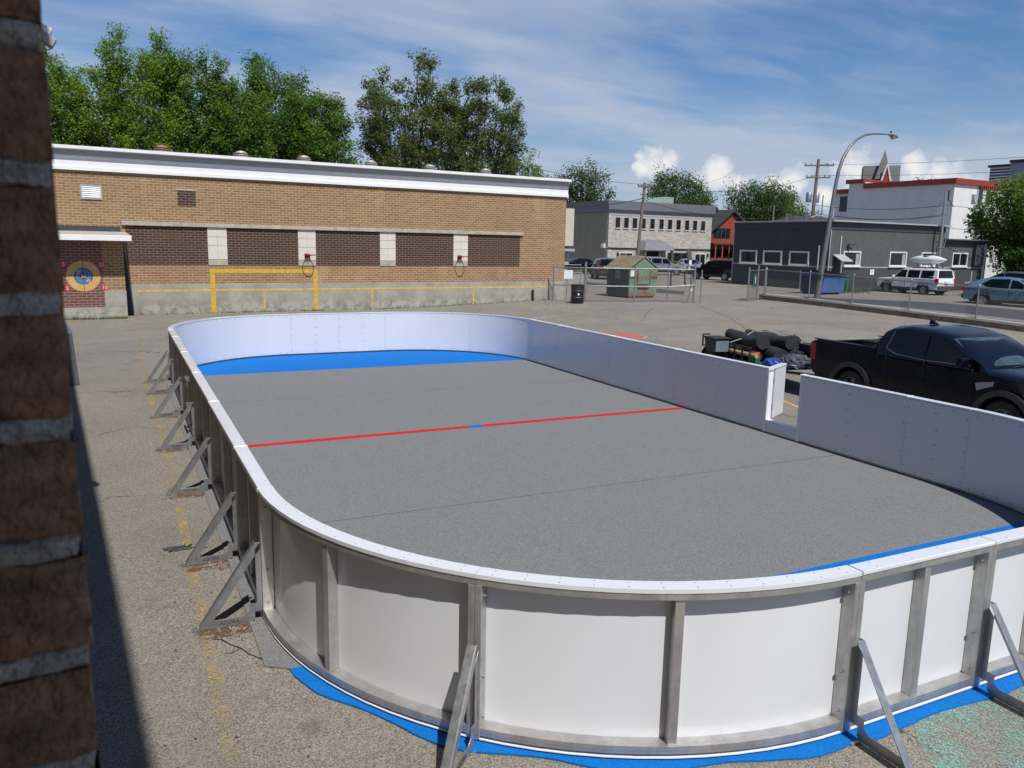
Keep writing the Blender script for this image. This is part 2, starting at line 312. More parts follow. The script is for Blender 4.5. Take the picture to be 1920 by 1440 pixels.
# ------------------------------------------------------------------ mesh builder
class MB:
    def __init__(s): s.v = []; s.f = []; s.m = []; s.mats = []
    def mi(s, m):
        if m is None: return 0
        if m not in s.mats: s.mats.append(m)
        return s.mats.index(m)
    def add(s, vs, fs, m=None):
        n = len(s.v); s.v += [tuple(v) for v in vs]; i = s.mi(m)
        for f in fs: s.f.append(tuple(n+k for k in f)); s.m.append(i)
        return s
    def box(s, a, b, m=None):
        x0, y0, z0 = (min(a[i], b[i]) for i in range(3)); x1, y1, z1 = (max(a[i], b[i]) for i in range(3))
        return s.add([(x0, y0, z0), (x1, y0, z0), (x1, y1, z0), (x0, y1, z0), (x0, y0, z1), (x1, y0, z1), (x1, y1, z1), (x0, y1, z1)],
                     [(0, 3, 2, 1), (4, 5, 6, 7), (0, 1, 5, 4), (1, 2, 6, 5), (2, 3, 7, 6), (3, 0, 4, 7)], m)
    def obox(s, c, ax, ay, az, m=None):
        c = Vector(c); ax = Vector(ax); ay = Vector(ay); az = Vector(az)
        vs = [c+i*ax+j*ay+k*az for k in (-1, 1) for i, j in ((-1, -1), (1, -1), (1, 1), (-1, 1))]
        return s.add(vs, [(0, 3, 2, 1), (4, 5, 6, 7), (0, 1, 5, 4), (1, 2, 6, 5), (2, 3, 7, 6), (3, 0, 4, 7)], m)
    def prism(s, poly, d, m=None):            # poly: 3D points (planar), d: extrusion vector
        n = len(poly); d = Vector(d); P = [Vector(p) for p in poly]
        fs = [tuple(range(n-1, -1, -1)), tuple(range(n, 2*n))]+[(i, (i+1) % n, n+(i+1) % n, n+i) for i in range(n)]
        return s.add(P+[p+d for p in P], fs, m)
    def tube(s, pts, r, n=8, m=None, cap=True):
        P = [Vector(p) for p in pts]; R = [float(q) for q in r] if isinstance(r, (list, tuple)) else [float(r)]*len(P); vs = []; fs = []
        t0 = (P[1]-P[0]).normalized(); up = Vector((0, 0, 1)) if abs(t0.z) < .9 else Vector((1, 0, 0)); a = t0.cross(up).normalized()
        for i, p in enumerate(P):
            t = (P[min(i+1, len(P)-1)]-P[max(i-1, 0)]).normalized(); a = (a-t*a.dot(t)).normalized(); b = t.cross(a)
            vs += [p+R[i]*(cos(2*pi*k/n)*a+sin(2*pi*k/n)*b) for k in range(n)]
        for i in range(len(P)-1):
            for k in range(n): fs.append((i*n+k, i*n+(k+1) % n, (i+1)*n+(k+1) % n, (i+1)*n+k))
        if cap: fs += [tuple(range(n-1, -1, -1)), tuple(range((len(P)-1)*n, len(P)*n))]
        return s.add(vs, fs, m)
    def lathe(s, prof, c=(0, 0, 0), axis='z', n=24, m=None, cap=True):   # prof: (r, h) list
        vs = []; fs = []; c = Vector(c)
        for r, h in prof:
            for k in range(n):
                a = 2*pi*k/n
                vs.append(c+Vector({'z': (r*cos(a), r*sin(a), h), 'y': (r*cos(a), h, r*sin(a)), 'x': (h, r*cos(a), r*sin(a))}[axis]))
        for i in range(len(prof)-1):
            for k in range(n): fs.append((i*n+k, i*n+(k+1) % n, (i+1)*n+(k+1) % n, (i+1)*n+k))
        if cap and prof[0][0] > 1e-6: fs.append(tuple(range(n)))
        if cap and prof[-1][0] > 1e-6: fs.append(tuple(range((len(prof)-1)*n, len(prof)*n)))
        return s.add(vs, fs, m)
    def build(s, name, mat=None, parent=None, bevel=0, smooth=None, fixn=True):
        me = bpy.data.meshes.new(name); me.from_pydata(s.v, [], s.f); 
        ms = s.mats or [mat]
        if s.mats and mat and mat not in s.mats: pass
        for m in ms: me.materials.append(m)
        me.polygons.foreach_set('material_index', s.m)
        if fixn:
            bm = bmesh.new(); bm.from_mesh(me); bmesh.ops.recalc_face_normals(bm, faces=bm.faces); bm.to_mesh(me); bm.free()
        if smooth is not None:
            me.polygons.foreach_set('use_smooth', [True]*len(me.polygons)); me.set_sharp_from_angle(angle=radians(smooth))
        me.update(); o = bpy.data.objects.new(name, me); S.collection.objects.link(o)
        if parent: o.parent = parent
        if bevel:
            md = o.modifiers.new('bevel', 'BEVEL'); md.width = bevel; md.segments = 2; md.limit_method = 'ANGLE'; md.angle_limit = radians(40)
        return o
def tag(o, label=None, cat=None, group=None, kind=None):
    for k, v in (('label', label), ('category', cat), ('group', group), ('kind', kind)):
        if v: o[k] = v
    return o
def thing(name, label, cat, loc=(0, 0, 0), rz=0., group=None):
    o = bpy.data.objects.new(name, None); S.collection.objects.link(o); o.location = loc; o.rotation_euler = (0, 0, rz); o.empty_display_size = .2
    return tag(o, label, cat, group)
def copy_tree(o, loc=None, rz=None, label=None, parent=None):
    c = o.copy(); S.collection.objects.link(c)
    if parent: c.parent = parent
    for ch in list(o.children): copy_tree(ch, parent=c)
    if loc is not None: c.location = loc
    if rz is not None: c.rotation_euler = (0, 0, rz)
    if label: c['label'] = label
    return c
def text_mesh(name, txt, size, loc, rot, mat, parent=None, depth=.002):
    cu = bpy.data.curves.new(name, 'FONT'); cu.body = txt; cu.size = size; cu.extrude = depth; cu.align_x = 'CENTER'; cu.align_y = 'CENTER'
    t = bpy.data.objects.new(name, cu); S.collection.objects.link(t)
    dg = bpy.context.evaluated_depsgraph_get(); me = bpy.data.meshes.new_from_object(t.evaluated_get(dg)); bpy.data.objects.remove(t)
    me.materials.clear(); me.materials.append(mat); o = bpy.data.objects.new(name, me); S.collection.objects.link(o); o.location = loc; o.rotation_euler = rot
    if parent: o.parent = parent
    return o
def ss(x, a, b): t = max(0, min(1, (x-a)/(b-a))); return t*t*(3-2*t)
def gz(x, y):                                   # yard level: climbs towards the lane gate, dips by the parked truck
    return .3*ss(x, 12, 24)*ss(y, 18, 32)-.15*ss(x, 10.6, 14)*(1-ss(y, 12, 20))+.3*ss(x, 24, 33)*(1-ss(y, 18, 32))*ss(y, 12, 30)*.4
PHI = radians(3.9)
def rk(x, y, z=0.): return (x*cos(PHI)+y*sin(PHI), -x*sin(PHI)+y*cos(PHI), z)   # rink frame -> world

# ------------------------------------------------------------------ ground
def grid_sheet(name, xs, ys, mat, dz=0., fz=gz):
    xs = list(xs); ys = list(ys); vs = [(x, y, fz(x, y)+dz) for y in ys for x in (xs if name != 'lane' else [33.0+q*(4.3+3.4*ss(31-y, 0, 6)) for q in xs])]; n = len(xs)
    fs = [(j*n+i, j*n+i+1, (j+1)*n+i+1, (j+1)*n+i) for j in range(len(ys)-1) for i in range(n-1)]
    return MB().add(vs, fs).build(name, mat, smooth=60)
def gzf(x, y): return gz(min(x, 33), min(y, 34))if x < 33.2 else .3*ss(y, 8, 26)+.0
rx = [-600, -300, -120, -60, -30, -15]+[i*1. for i in range(-8, 37)]+[38, 41, 45, 50, 60, 80, 120, 300, 1200]
ry = [-300, -100, -40, -15]+[i*1. for i in range(-8, 41)]+[45, 50, 60, 80, 120, 200, 400, 1500]
tag(grid_sheet('ground', rx, ry, asphalt, fz=gzf), kind='structure')
tag(grid_sheet('lane', [0, .35, .7, 1.], [i*1. for i in range(-4, 32)], asphalt_new, .006, gzf), kind='structure')

def stripe(name, pts, w, mat, dz=.004, n=10, fz=gz):     # painted line along world points
    vs = []; fs = []
    for a, b in zip(pts[:-1], pts[1:]):
        d = Vector((b[0]-a[0], b[1]-a[1])); L = d.length; d /= L; q = Vector((-d.y, d.x))*w/2; k = max(1, int(L/1.0))
        for i in range(k):
            p0 = Vector(a[:2])+d*L*i/k; p1 = Vector(a[:2])+d*L*(i+1)/k; o = len(vs)
            for p in (p0-q, p0+q, p1+q, p1-q): vs.append((p.x, p.y, fz(p.x, p.y)+dz))
            fs.append((o, o+1, o+2, o+3))
    return tag(MB().add(vs, fs).build(name, mat), kind='structure')
stripe('painted_line', [rk(.56, 30.3), rk(.40, 22.), rk(.47, 9.6), rk(.44, 5.3), rk(.42, 2.5)], .085, paint_yellow)
stripe('painted_line', [(17.1, 27.1), (20.9, 29.4), (20.0, 25.8), (18.9, 20.4)], .09, paint_yellow_far)
stripe('painted_line', [(13.4, 12.3), (12.5, 10.4), (11.2, 8.0)], .085, paint_wall_yellow2)
stripe('painted_line', [(13.2, 25.5), (19.4, 27.6), (18.4, 30.0)], .08, paint_white)
stripe('painted_line', [(15.0, 20.4), (20.5, 18.6), (26, 17.2)], .08, paint_white)
stripe('painted_line', [(11.0, 24.8), (17.2, 25.9), (24.5, 24.6)], .07, paint_yellow_far)
stripe('painted_line', [(18.5, 22.4), (24.5, 21.2), (30.5, 19.4)], .07, paint_yellow_far)
def disc(name, cx, cy, r, mat, dz=.004, ring=None):
    n = 40; vs = [(cx, cy, gz(cx, cy)+dz)]+[(cx+r*cos(2*pi*k/n), cy+r*sin(2*pi*k/n), gz(cx, cy)+dz) for k in range(n)]
    return tag(MB().add(vs, [(0, k+1, (k+1) % n+1) for k in range(n)]).build(name, mat), kind='structure')
for pp in ([(33.5, 47.4), (33.3, 44.0), (31.2, 41.2), (30.0, 42.6)], [(33.1, 39.2), (33.0, 36.5), (30.8, 34.1), (30.4, 36.0)]):
    tag(MB().add([(x, y, .305) for x, y in pp], [(0, 1, 2, 3)]).build('asphalt_patch', asphalt_new), kind='structure')
def crack(pts, w, seed):
    r = random.Random(seed); P = [Vector(p) for p in pts]; Q = []
    for a, b in zip(P[:-1], P[1:]):
        n = max(2, int((b-a).length/.35)); d = (b-a).normalized(); q = Vector((-d.y, d.x))
        for k in range(n): Q.append(a.lerp(b, k/n)+q*r.uniform(-.09, .09))
    Q.append(P[-1]); vs = []
    for i, p in enumerate(Q):
        d = (Q[min(i+1, len(Q)-1)]-Q[max(0, i-1)]).normalized(); q = Vector((-d.y, d.x))*w*r.uniform(.4, 1.2)/2
        vs += [(p.x-q.x, p.y-q.y, gz(p.x, p.y)+.0035), (p.x+q.x, p.y+q.y, gz(p.x, p.y)+.0035)]
    tag(MB().add(vs, [(2*i, 2*i+1, 2*i+3, 2*i+2) for i in range(len(Q)-1)]).build('asphalt_crack', mk('crack_dark', (.045, .04, .034), .95, var=.3)), kind='structure')
for k, (pts, w) in enumerate([([(26.8, 29.0), (24.5, 24.6), (21.8, 20.6), (22.3, 18.3), (22.9, 16.4)], .035), ([(24.4, 25.4), (25.9, 21.6), (27.2, 15)], .03), ([(10.5, 27), (14.5, 26.2), (17.8, 28.6)], .03),
        ([(2, 28), (6.2, 27.4), (9.4, 28.8), (13, 27.9)], .03), ([(-2, 23.5), (1.2, 24.4), (3.6, 25.8)], .03), ([(14.4, 18.2), (19, 16.6), (24.8, 13.2), (30, 12.6)], .035), ([(19.5, 24), (23, 27.5), (28.5, 27)], .03), ([rk(-.4, 13.2)[:2], rk(.1, 13.6)[:2], rk(.5, 13.3)[:2]], .012)]): crack(pts, w, k)
disc('painted_circle', 16.0, 21.1, 1.18, paint_white, .004); disc('painted_circle', 16.0, 21.1, 1.10, paint_red, .008)
disc('painted_circle', *rk(4.95, 2.25)[:2], .95, paint_teal); disc('painted_circle', *rk(6.0, 1.6)[:2], 1.2, paint_teal, .008)
def patch(name, pts, mat, dz=.004): return tag(MB().add([(*p[:2], gz(*p[:2])+dz) for p in pts], [tuple(range(len(pts)))]).build(name, mat), kind='structure')
patch('painted_shape', [rk(4.62, 2.28), rk(4.68, 2.33), rk(4.74, 2.25), rk(4.68, 2.18)], paint_magenta, .012)
patch('painted_shape', [rk(2.1, 3.05), rk(2.75, 3.1), rk(2.8, 2.8), rk(2.2, 2.7)], paint_yellow, .004)
patch('painted_shape', [rk(4.9, 2.1), rk(5.6, 2.2), rk(5.7, 1.6), rk(4.9, 1.5)], paint_yellow, .012)

# litter and rust under the braces, weeds
random.seed(7)
def litter():
    m = MB(); br = mk('dead_leaf', (.15, .065, .03), .9, var=.4, sc=30); pale = mk('pale_leaf', (.42, .33, .22), .9, var=.3)
    for y in (6.1, 7.45, 9.68, 11.9, 14.13, 16.36, 17.6):
        k = 150 if y < 10 else 110
        for i in range(k):
            x = .87-abs(random.gauss(0, .17))-.01; yy = y+random.gauss(-.04, .09); p = rk(x, yy); a = random.random()*pi; s_ = random.uniform(.006, .016); t = random.uniform(.2, .6)
            dx, dy = cos(a)*s_, sin(a)*s_
            m.add([(p[0]-dx, p[1]-dy, .006), (p[0]+dy*t, p[1]-dx*t, .010), (p[0]+dx, p[1]+dy, .018), (p[0]-dy*t, p[1]+dx*t, .012)], [(0, 1, 2, 3)], br if random.random() < .85 else pale)
    for i in range(160):
        x = random.uniform(-.1, .85); yy = random.uniform(4, 22); p = rk(x, yy); a = random.random()*pi; s_ = random.uniform(.006, .02)
        dx, dy = cos(a)*s_, sin(a)*s_
        m.add([(p[0]-dx, p[1]-dy, .006), (p[0]+dy*.4, p[1]-dx*.4, .010), (p[0]+dx, p[1]+dy, .014), (p[0]-dy*.4, p[1]+dx*.4, .012)], [(0, 1, 2, 3)], br)
    tag(m.build('leaf_litter', br, fixn=False), 'brown dead leaves and grit gathered around the feet of the rink braces', 'leaf litter', kind='stuff')
litter()
for y in (6.05, 7.4, 9.63, 11.85, 14.1, 16.3, 17.6):
    pts = []; random.seed(int(y*10))
    for k in range(14):
        a = 2*pi*k/14; pts.append(rk(.62+.34*cos(a)*random.uniform(.7, 1.1), y-.03+.11*sin(a)*random.uniform(.6, 1.2)))
    patch('rust_stain', pts, rust_stain, .0042)
def weeds():
    m = MB(); random.seed(3)
    def blade(x, y, z, h, w):
        a = random.random()*6.28; l = random.uniform(.2, .7)*h
        m.add([(x-w*cos(a), y-w*sin(a), z), (x+w*cos(a), y+w*sin(a), z), (x-l*sin(a)*.6, y+l*cos(a)*.6, z+h)], [(0, 1, 2)])
    for i in range(1500):
        x = random.uniform(2.7, 21); 
        if random.random() < .55 and (sin(x*2.1)+sin(x*.9+1)) < .3: continue
        y = 32.97-abs(random.gauss(0, .04)); blade(x, y, gz(x, y), random.uniform(.03, .11), .012)
    for i in range(700):
        x = random.uniform(-1, 2.4); y = 31.68-abs(random.gauss(0, .05)); blade(x, y, 0, random.uniform(.04, .14), .014)
    return tag(m.build('weeds', grass_m, fixn=False), 'thin green weeds sprouting along the foot of the brick gym wall', 'weeds', kind='stuff')
weeds()
def grass_strip():
    m = MB(); random.seed(5)
    for i in range(9000):
        x = random.uniform(42.9, 66); y = 35.1-abs(random.gauss(0, .9)) if x < 56.4 else 36-abs(random.gauss(0, 1.0))
        if x > 45.5 and x < 53 and y < 33.9: continue
        a = random.random()*6.28; h = random.uniform(.05, .16); w = .03
        m.add([(x-w*cos(a), y-w*sin(a), .3), (x+w*cos(a), y+w*sin(a), .3), (x, y, .3+h)], [(0, 1, 2)])
    return tag(m.build('grass', grass_m, fixn=False), 'patchy grass strip at the foot of the grey clad building', 'grass', kind='stuff')
grass_strip()

# ------------------------------------------------------------------ school building the photo is taken from
def school():
    b1 = mk('near_brick', (.175, .098, .058), .9, var=.5, sc=22, bump=1., bsc=90, stretch=(1, 1, 3)); mo = mk('near_mortar', (.31, .295, .265), .95, var=.35, sc=40, bump=1., bsc=160)
    t = thing('school_building', 'brown brick school wall rising close beside the window', 'building', (0, .48, 0))
    # local origin at the jamb corner foot: x = .007 is the facade plane
    H = 7.7; m = MB(); m.box((-9, .03, 0), (.007, 18.0, H))
    m.build('wall', brick_tan, t)
    j = MB(); random.seed(11); z = .9193; k = 0
    while z < 4.6:
        hh = .0527; n = 7; r = random.Random(k*13)
        # uneven brick face facing back to the window
        def strip(z0, z1, y, x1, rough, mat):
            nx, nz = 26, 7; vs = []
            rr = random.Random(int(z0*1000))
            for jz in range(nz+1):
                for ix in range(nx+1):
                    fx = ix/nx; x = -.34+(x1+.34)*fx; edge = (jz in (0, nz)) or ix == nx
                    dy = rr.uniform(-1, 1)*rough+(.004 if edge else 0); zz = z0+(z1-z0)*jz/nz+(rr.uniform(-1, 1)*.0012 if edge else 0)
                    vs.append((x+(rr.uniform(-1, 1)*.0011 if ix == nx else 0), y+dy, zz))
            fs = [(a*(nx+1)+b_, a*(nx+1)+b_+1, (a+1)*(nx+1)+b_+1, (a+1)*(nx+1)+b_) for a in range(nz) for b_ in range(nx)]
            o = len(vs)
            for jz in range(nz+1): vs.append((vs[jz*(nx+1)+nx][0], .031, vs[jz*(nx+1)+nx][2]))
            fs += [(jz*(nx+1)+nx, o+jz, o+jz+1, (jz+1)*(nx+1)+nx) for jz in range(nz)]
            j.add(vs, fs, mat)
        strip(z, z+hh, 0, .007+r.uniform(-.0012, .0012), .0012, b1)
        strip(z+hh, z+hh+.014, .0025, .005, .0014, mo)
        z += hh+.014; k += 1
    j.build('brick_jamb', b1, t, smooth=50, fixn=False)
    # body of the building around and behind the window opening
    w = MB(); w.box((-9, -14, 0), (.007, -1.15, H)); w.box((-.34, -1.15, 0), (.007, .03, 2.05)); w.box((-.34, -1.15, 4.2), (.007, .03, H)); w.box((-9, -1.15, 0), (-.34, .03, H))
    w.build('window_wall', brick_tan, t)
    return t
school()
def security_light():
    t = thing('security_light', 'small white box floodlight fixed high on the near brick wall', 'light', (.007, 7.4, 4.45))
    MB().box((0, -.05, -.05), (.03, .05, .05)).build('wall_plate', white_metal, t, bevel=.004)
    MB().obox((.085, 0, .03), (.062, 0, -.03), (0, .07, 0), (.012, 0, .025), white_metal).build('housing', white_metal, t, bevel=.006)
    MB().obox((.115, -.02, -.045), (.05, 0, -.032), (0, .06, 0), (.018, 0, .030), grey_trim).build('visor', grey_trim, t, bevel=.004)
security_light()
def floor_tiles():
    m = MB(); z = 0
    # pile of leftover grey flooring with a draped sloping top
    m.prism([(0.012, 17.75, 0), (.42, 17.75, 0), (.355, 17.78, .95), (.33, 17.8, 1.0), (.012, 17.9, 1.04)], (0, 1.2, 0))
    o = m.build('flooring_pile', mat_rubber('pile_grey', (.10, .105, .125), .6), bevel=.02); 
    m2 = bpy.data.objects.new('flooring_pile', None)
    S.collection.objects.link(m2); m2.location = (.2, 18.3, 0)
    tag(m2, 'tall narrow pile of leftover grey flooring against the near wall', 'flooring pile')
    for v in o.data.vertices: v.co.x -= .2; v.co.y -= 18.3
    o.parent = m2; o.name = 'stack'
    c = MB().prism([(-.185, -.42, 1.045), (.13, -.50, 1.005), (.17, -.02, .99), (.02, 4.2, .99), (-.185, 4.2, 1.05)], (0, 0, .02)).build('cover', mk('cover_blue', (.10, .12, .18), .6, var=.3, sc=12), m2)
floor_tiles()

# ------------------------------------------------------------------ gym building
def gym():
    X0, X1, Y0, D = -14, 21.98, 33.0, 17.0
    g = thing('gym_building', 'long low tan brick gymnasium with a white cornice and bricked-up windows', 'building', (0, Y0, 0))
    zf = 1.15
    MB().box((X0, 0, 1.92), (X1, D, 5.2), brick_tan).build('wall', brick_tan, g)
    MB().box((X0, .001, zf), (X1, D, 1.92), brick_orange).build('lower_wall', brick_orange, g)
    MB().box((X0, -.035, -.3), (X1, D, zf), concrete).build('foundation', concrete, g, bevel=.01)
    MB().box((X0, .2, 5.2), (X1, D, 5.78), gravel_roof).build('roof', gravel_roof, g)
    prof = [(0, 5.17), (-.10, 5.17), (-.10, 5.29), (-.06, 5.31), (-.06, 5.58), (-.09, 5.61), (-.09, 5.65), (-.11, 5.66), (-.11, 5.86), (-.33, 5.88), (-.33, 5.99), (.5, 5.99), (.5, 5.78), (.2, 5.78)]
    c = MB(); c.prism([(X0, y, z) for y, z in prof], (X1+.05-X0, 0, 0), white_metal)
    c.build('cornice', white_metal, g)
    MB().box((X0, -.116, 5.665), (X1+.04, -.111, 5.858)).build('frieze', grey_trim, g)
    MB().box((X1, -.01, 5.17), (X1+.045, D, 5.97), white_metal).build('side_cornice', white_metal, g)
    MB().box((2.5, -.10, 3.30), (19.57, .0, 3.45), limestone).build('lintel', limestone, g, bevel=.01)
    xs = [(2.62, 5.46), (6.17, 8.95), (9.67, 12.46), (13.17, 15.95), (16.67, 19.43)]
    for a, b in xs: MB().box((a, -.006, 1.86), (b, .05, 3.30), brick_dark).build('bricked_up_window', brick_dark, g)
    for a, b in zip([x[1] for x in xs[:-1]], [x[0] for x in xs[1:]]):
        p = MB()
        for k, (z0, z1) in enumerate(((1.86, 2.08), (2.092, 2.60), (2.612, 2.94), (2.952, 3.298))):
            xm = (a+b)/2; hw = (b-a)/2
            p.box((xm-hw, -.03, z0), (xm-.003 if k else xm+hw, .05, z1), concrete_panel if k else limestone)
            if k: p.box((xm+.003, -.03, z0), (xm+hw, .05, z1), concrete_panel)
        p.build('pilaster', concrete_panel, g)
    # painted goal and base line
    y = -.040
    for n_, bx in (('goal_post', (5.49, y, 0.02, 5.67)), ('goal_post', (9.55, y, 0.05, 9.72))):
        m = MB(); m.box((bx[0], y, bx[2]), (bx[3], -.034, zf+.002), paint_wall_yellow); m.box((bx[0], -.005, zf+.003), (bx[3], 0.0025, 1.72), paint_wall_yellow); m.build('painted_goal_post', paint_wall_yellow, g)
    MB().box((5.671, -.005, 1.56), (9.549, .0025, 1.72), paint_wall_yellow).build('painted_crossbar', paint_wall_yellow, g)
    MB().box((2.9, -.0385, .86), (21.1, -.034, .93), paint_wall_yellow2).build('painted_base_line', paint_wall_yellow2, g)
    for x in (7.5, 12.05, 16.95): MB().box((x, -.0383, .10), (x+.07, -.034, .858), paint_wall_yellow2).build('painted_base_line', paint_wall_yellow2, g)
    # scuffs of white paint
    sc_m = mat_worn('scuff', (.5, .49, .45), .5, 9)
    for x, z, w, h in ((13.0, 1.0, .2, .06), (15.1, .95, .1, .15), (14.2, .85, .05, .2), (12.9, .55, .3, .2)): MB().box((x, -.0372, z), (x+w, -.034, z+h)).build('paint_scuff', sc_m, g)
    def louvre(x0, x1, z0, z1):
        f = MB()
        for a, b in (((x0, -.04, z0), (x1, 0, z0+.05)), ((x0, -.04, z1-.05), (x1, 0, z1)), ((x0, -.04, z0+.05), (x0+.05, 0, z1-.05)), ((x1-.05, -.04, z0+.05), (x1, 0, z1-.05))): f.box(a, b, grey_trim)
        fo = f.build('wall_louvre', grey_trim, g)
        MB().box((x0+.05, -.006, z0+.05), (x1-.05, .0, z1-.05), black_metal).build('backing', black_metal, fo)
        sl = MB(); n = 6
        for k in range(n):
            zc = z0+.05+(z1-z0-.1)*(k+.5)/n; sl.obox(((x0+x1)/2, -.018, zc), ((x1-x0)/2-.052, 0, 0), (0, .010, .017), (0, .012, -.009), white_metal)
        sl.build('blade', white_metal, fo)
    louvre(1.24, 1.93, 4.18, 4.69)
    MB().box((4.45, -.006, 4.06), (5.1, .05, 4.62), brick_dark).build('bricked_up_vent', brick_dark, g)
    MB().box((4.40, -.02, 4.64), (5.1, .0, 4.70), limestone).build('vent_lintel', limestone, g)
    MB().box((20.1, -.12, .1), (20.2, -.036, .75), black_metal).build('wall_bumper', black_metal, g)
    for i, x in enumerate((4.18, 7.14, 9.70, 12.64, 15.46, 18.33)):
        v = MB(); mt = rust_vent_m if i == 0 else roof_vent_m
        v.lathe([(.16, 5.78), (.16, 6.06)], (x, 1.5, 0), 'z', 16, mt)
        for k, z in enumerate((6.06, 6.13, 6.20, 6.27)):
            r = .33-.02*k; v.lathe([(r-.05, z), (r, z+.005), (r, z+.035), (r-.09, z+.05)], (x, 1.5, 0), 'z', 20, mt)
        v.lathe([(.2, 6.31), (.18, 6.36), (0.0, 6.40)], (x, 1.5, 0), 'z', 20, mt)
        v.build('roof_vent', mt, g, smooth=40)
    MB().tube([(21.3, 3, 5.7), (21.3, 3, 6.75)], .07, 10, galv_dull).build('vent_pipe', galv_dull, g)
    # entrance block with painted target
    ye = -1.3
    MB().box((-6, ye, .42), (1.72, 0, 2.74), brick_red).build('entrance_wall', brick_red, g)
    MB().box((1.72, ye+.001, 1.0), (2.40, 0, 2.74), brick_tan).build('entrance_corner', brick_tan, g)
    MB().box((-6, ye-.03, -.2), (2.42, 0, .42), concrete).build('entrance_plinth', concrete, g, bevel=.01)
    MB().box((1.721, ye-.03, .421), (2.42, 0, 1.0), concrete).build('corner_plinth', concrete, g, bevel=.01)
    MB().box((-6, ye-.88, 2.74), (2.62, 0, 2.93), white_metal).build('canopy', white_metal, g, bevel=.01)
    MB().prism([(-6, ye-.86, 2.932), (-6, -.0, 3.06), (-6, 0, 2.932)], (8.6, 0, 0), limestone).build('canopy_roof', limestone, g)
    MB().box((-6, -.03, 3.062), (2.45, -.001, 3.24), siding_navy).build('flashing_shadow', siding_navy, g)  # dark flashing strip, its shadow on the wall put into the colour
    MB().prism([(2.43, -.012, 2.7), (2.52, -.012, 2.7), (2.72, -.055, 0), (2.43, -.055, 0)], (0, .01, 0), black_metal).build('dark_tapered_sheet', black_metal, g)  # thin dark sheet in place of a dark band, wider at the foot
    tg = MB(); cx, cz = 1.10, 1.51; y = ye
    def ringm(m, r0, r1, yy, mt, seg=48):
        vs = []; 
        for k in range(seg):
            a = 2*pi*k/seg; vs += [(cx+r0*cos(a), yy, cz+r0*sin(a)), (cx+r1*cos(a), yy, cz+r1*sin(a))]
        m.add(vs, [(2*k, 2*k+1, (2*k+3) % (2*seg), (2*k+2) % (2*seg)) for k in range(seg)], mt)
    tan_p = mk('target_tan', (.52, .32, .12), .75, var=.1); blue_p = mk('target_blue', (.06, .17, .32), .75, var=.1); mar = mk('target_maroon', (.12, .018, .025), .75); blk = mk('target_black', (.015, .015, .02), .7)
    ringm(tg, .29, .53, y-.004, tan_p); ringm(tg, .265, .29, y-.004, blk); ringm(tg, .115, .265, y-.004, blue_p); ringm(tg, .0, .115, y-.004, mar)
    tg.box((cx-.53, y-.006, cz-.008), (cx+.53, y-.0045, cz+.008), blk); tg.box((cx-.008, y-.0062, cz-.53), (cx+.008, y-.0047, cz+.53), blk)
    to = tg.build('painted_target', tan_p, g, fixn=False)
    R = (radians(90), 0, 0); wp = mk('number_white', (.6, .6, .6), .8); rp = mk('number_red', (.42, .04, .04), .8)
    for tx, x, z, s_, rot in (('50', 0, -.005, .17, 0), ('25', -.15, .15, .15, radians(40)), ('25', .15, -.16, .14, radians(-30)), ('15', .36, .27, .14, radians(-35)), ('15', -.28, -.28, .14, radians(-20))):
        text_mesh('target_number', tx, s_, (cx+x, y-.009, cz+z), (radians(90), -rot, 0), wp, to)
    for tx, x, z in (('25', .60, .40), ('10', .64, -.40), ('5', -.58, .40), ('5', -.52, -.42)):
        dm = MB(); n = 20; dm.add([(cx+x, y-.003, cz+z)]+[(cx+x+.12*cos(2*pi*k/n), y-.003, cz+z+.12*sin(2*pi*k/n)) for k in range(n)], [(0, k+1, (k+1) % n+1) for k in range(n)])
        dm.build('painted_dot', rp, to, fixn=False)
        text_mesh('dot_number', tx, .18, (cx+x, y-.008, cz+z), R, wp, to)
    text_mesh('chalk_scribble', 'Goal', .24, (6.3, -.0045, 1.38), R, mat_worn('chalk', (.5, .45, .4), .53, 30), g)
gym()
def hoop(x, label):
    t = thing('basketball_hoop', label, 'basketball hoop', (x, 32.97, 2.3), 0, 'basketball hoops on the gym wall')
    MB().box((-.11, -.02, -.14), (.11, 0, .05), red_iron).build('wall_plate', red_iron, t, bevel=.004)
    a = MB(); a.box((-.035, -.15, -.03), (.035, -.02, .01)); a.obox((0, -.09, -.07), (.02, 0, 0), (0, .07, .05), (0, .008, -.01)); a.build('arm', red_iron, t)
    r = MB(); pts = [(.225*cos(a_), -.375+.225*sin(a_), 0) for a_ in [2*pi*k/32 for k in range(33)]]; r.tube(pts, .017, 8, red_iron, False); r.build('rim', red_iron, t, smooth=60)
    n = MB(); 
    for k in range(2): n.prism([(.11*(1-2*k), -.02, -.05), (.16*(1-2*k), -.22, -.008), (.02*(1-2*k), -.17, -.008), (.03*(1-2*k), -.02, -.05)], (0, 0, -.008))
    n.build('brace', red_iron, t)
hoop(9.31, 'red basketball rim on the gym wall above the painted goal post')
hoop(16.25, 'red basketball rim on the gym wall right of the painted goal')

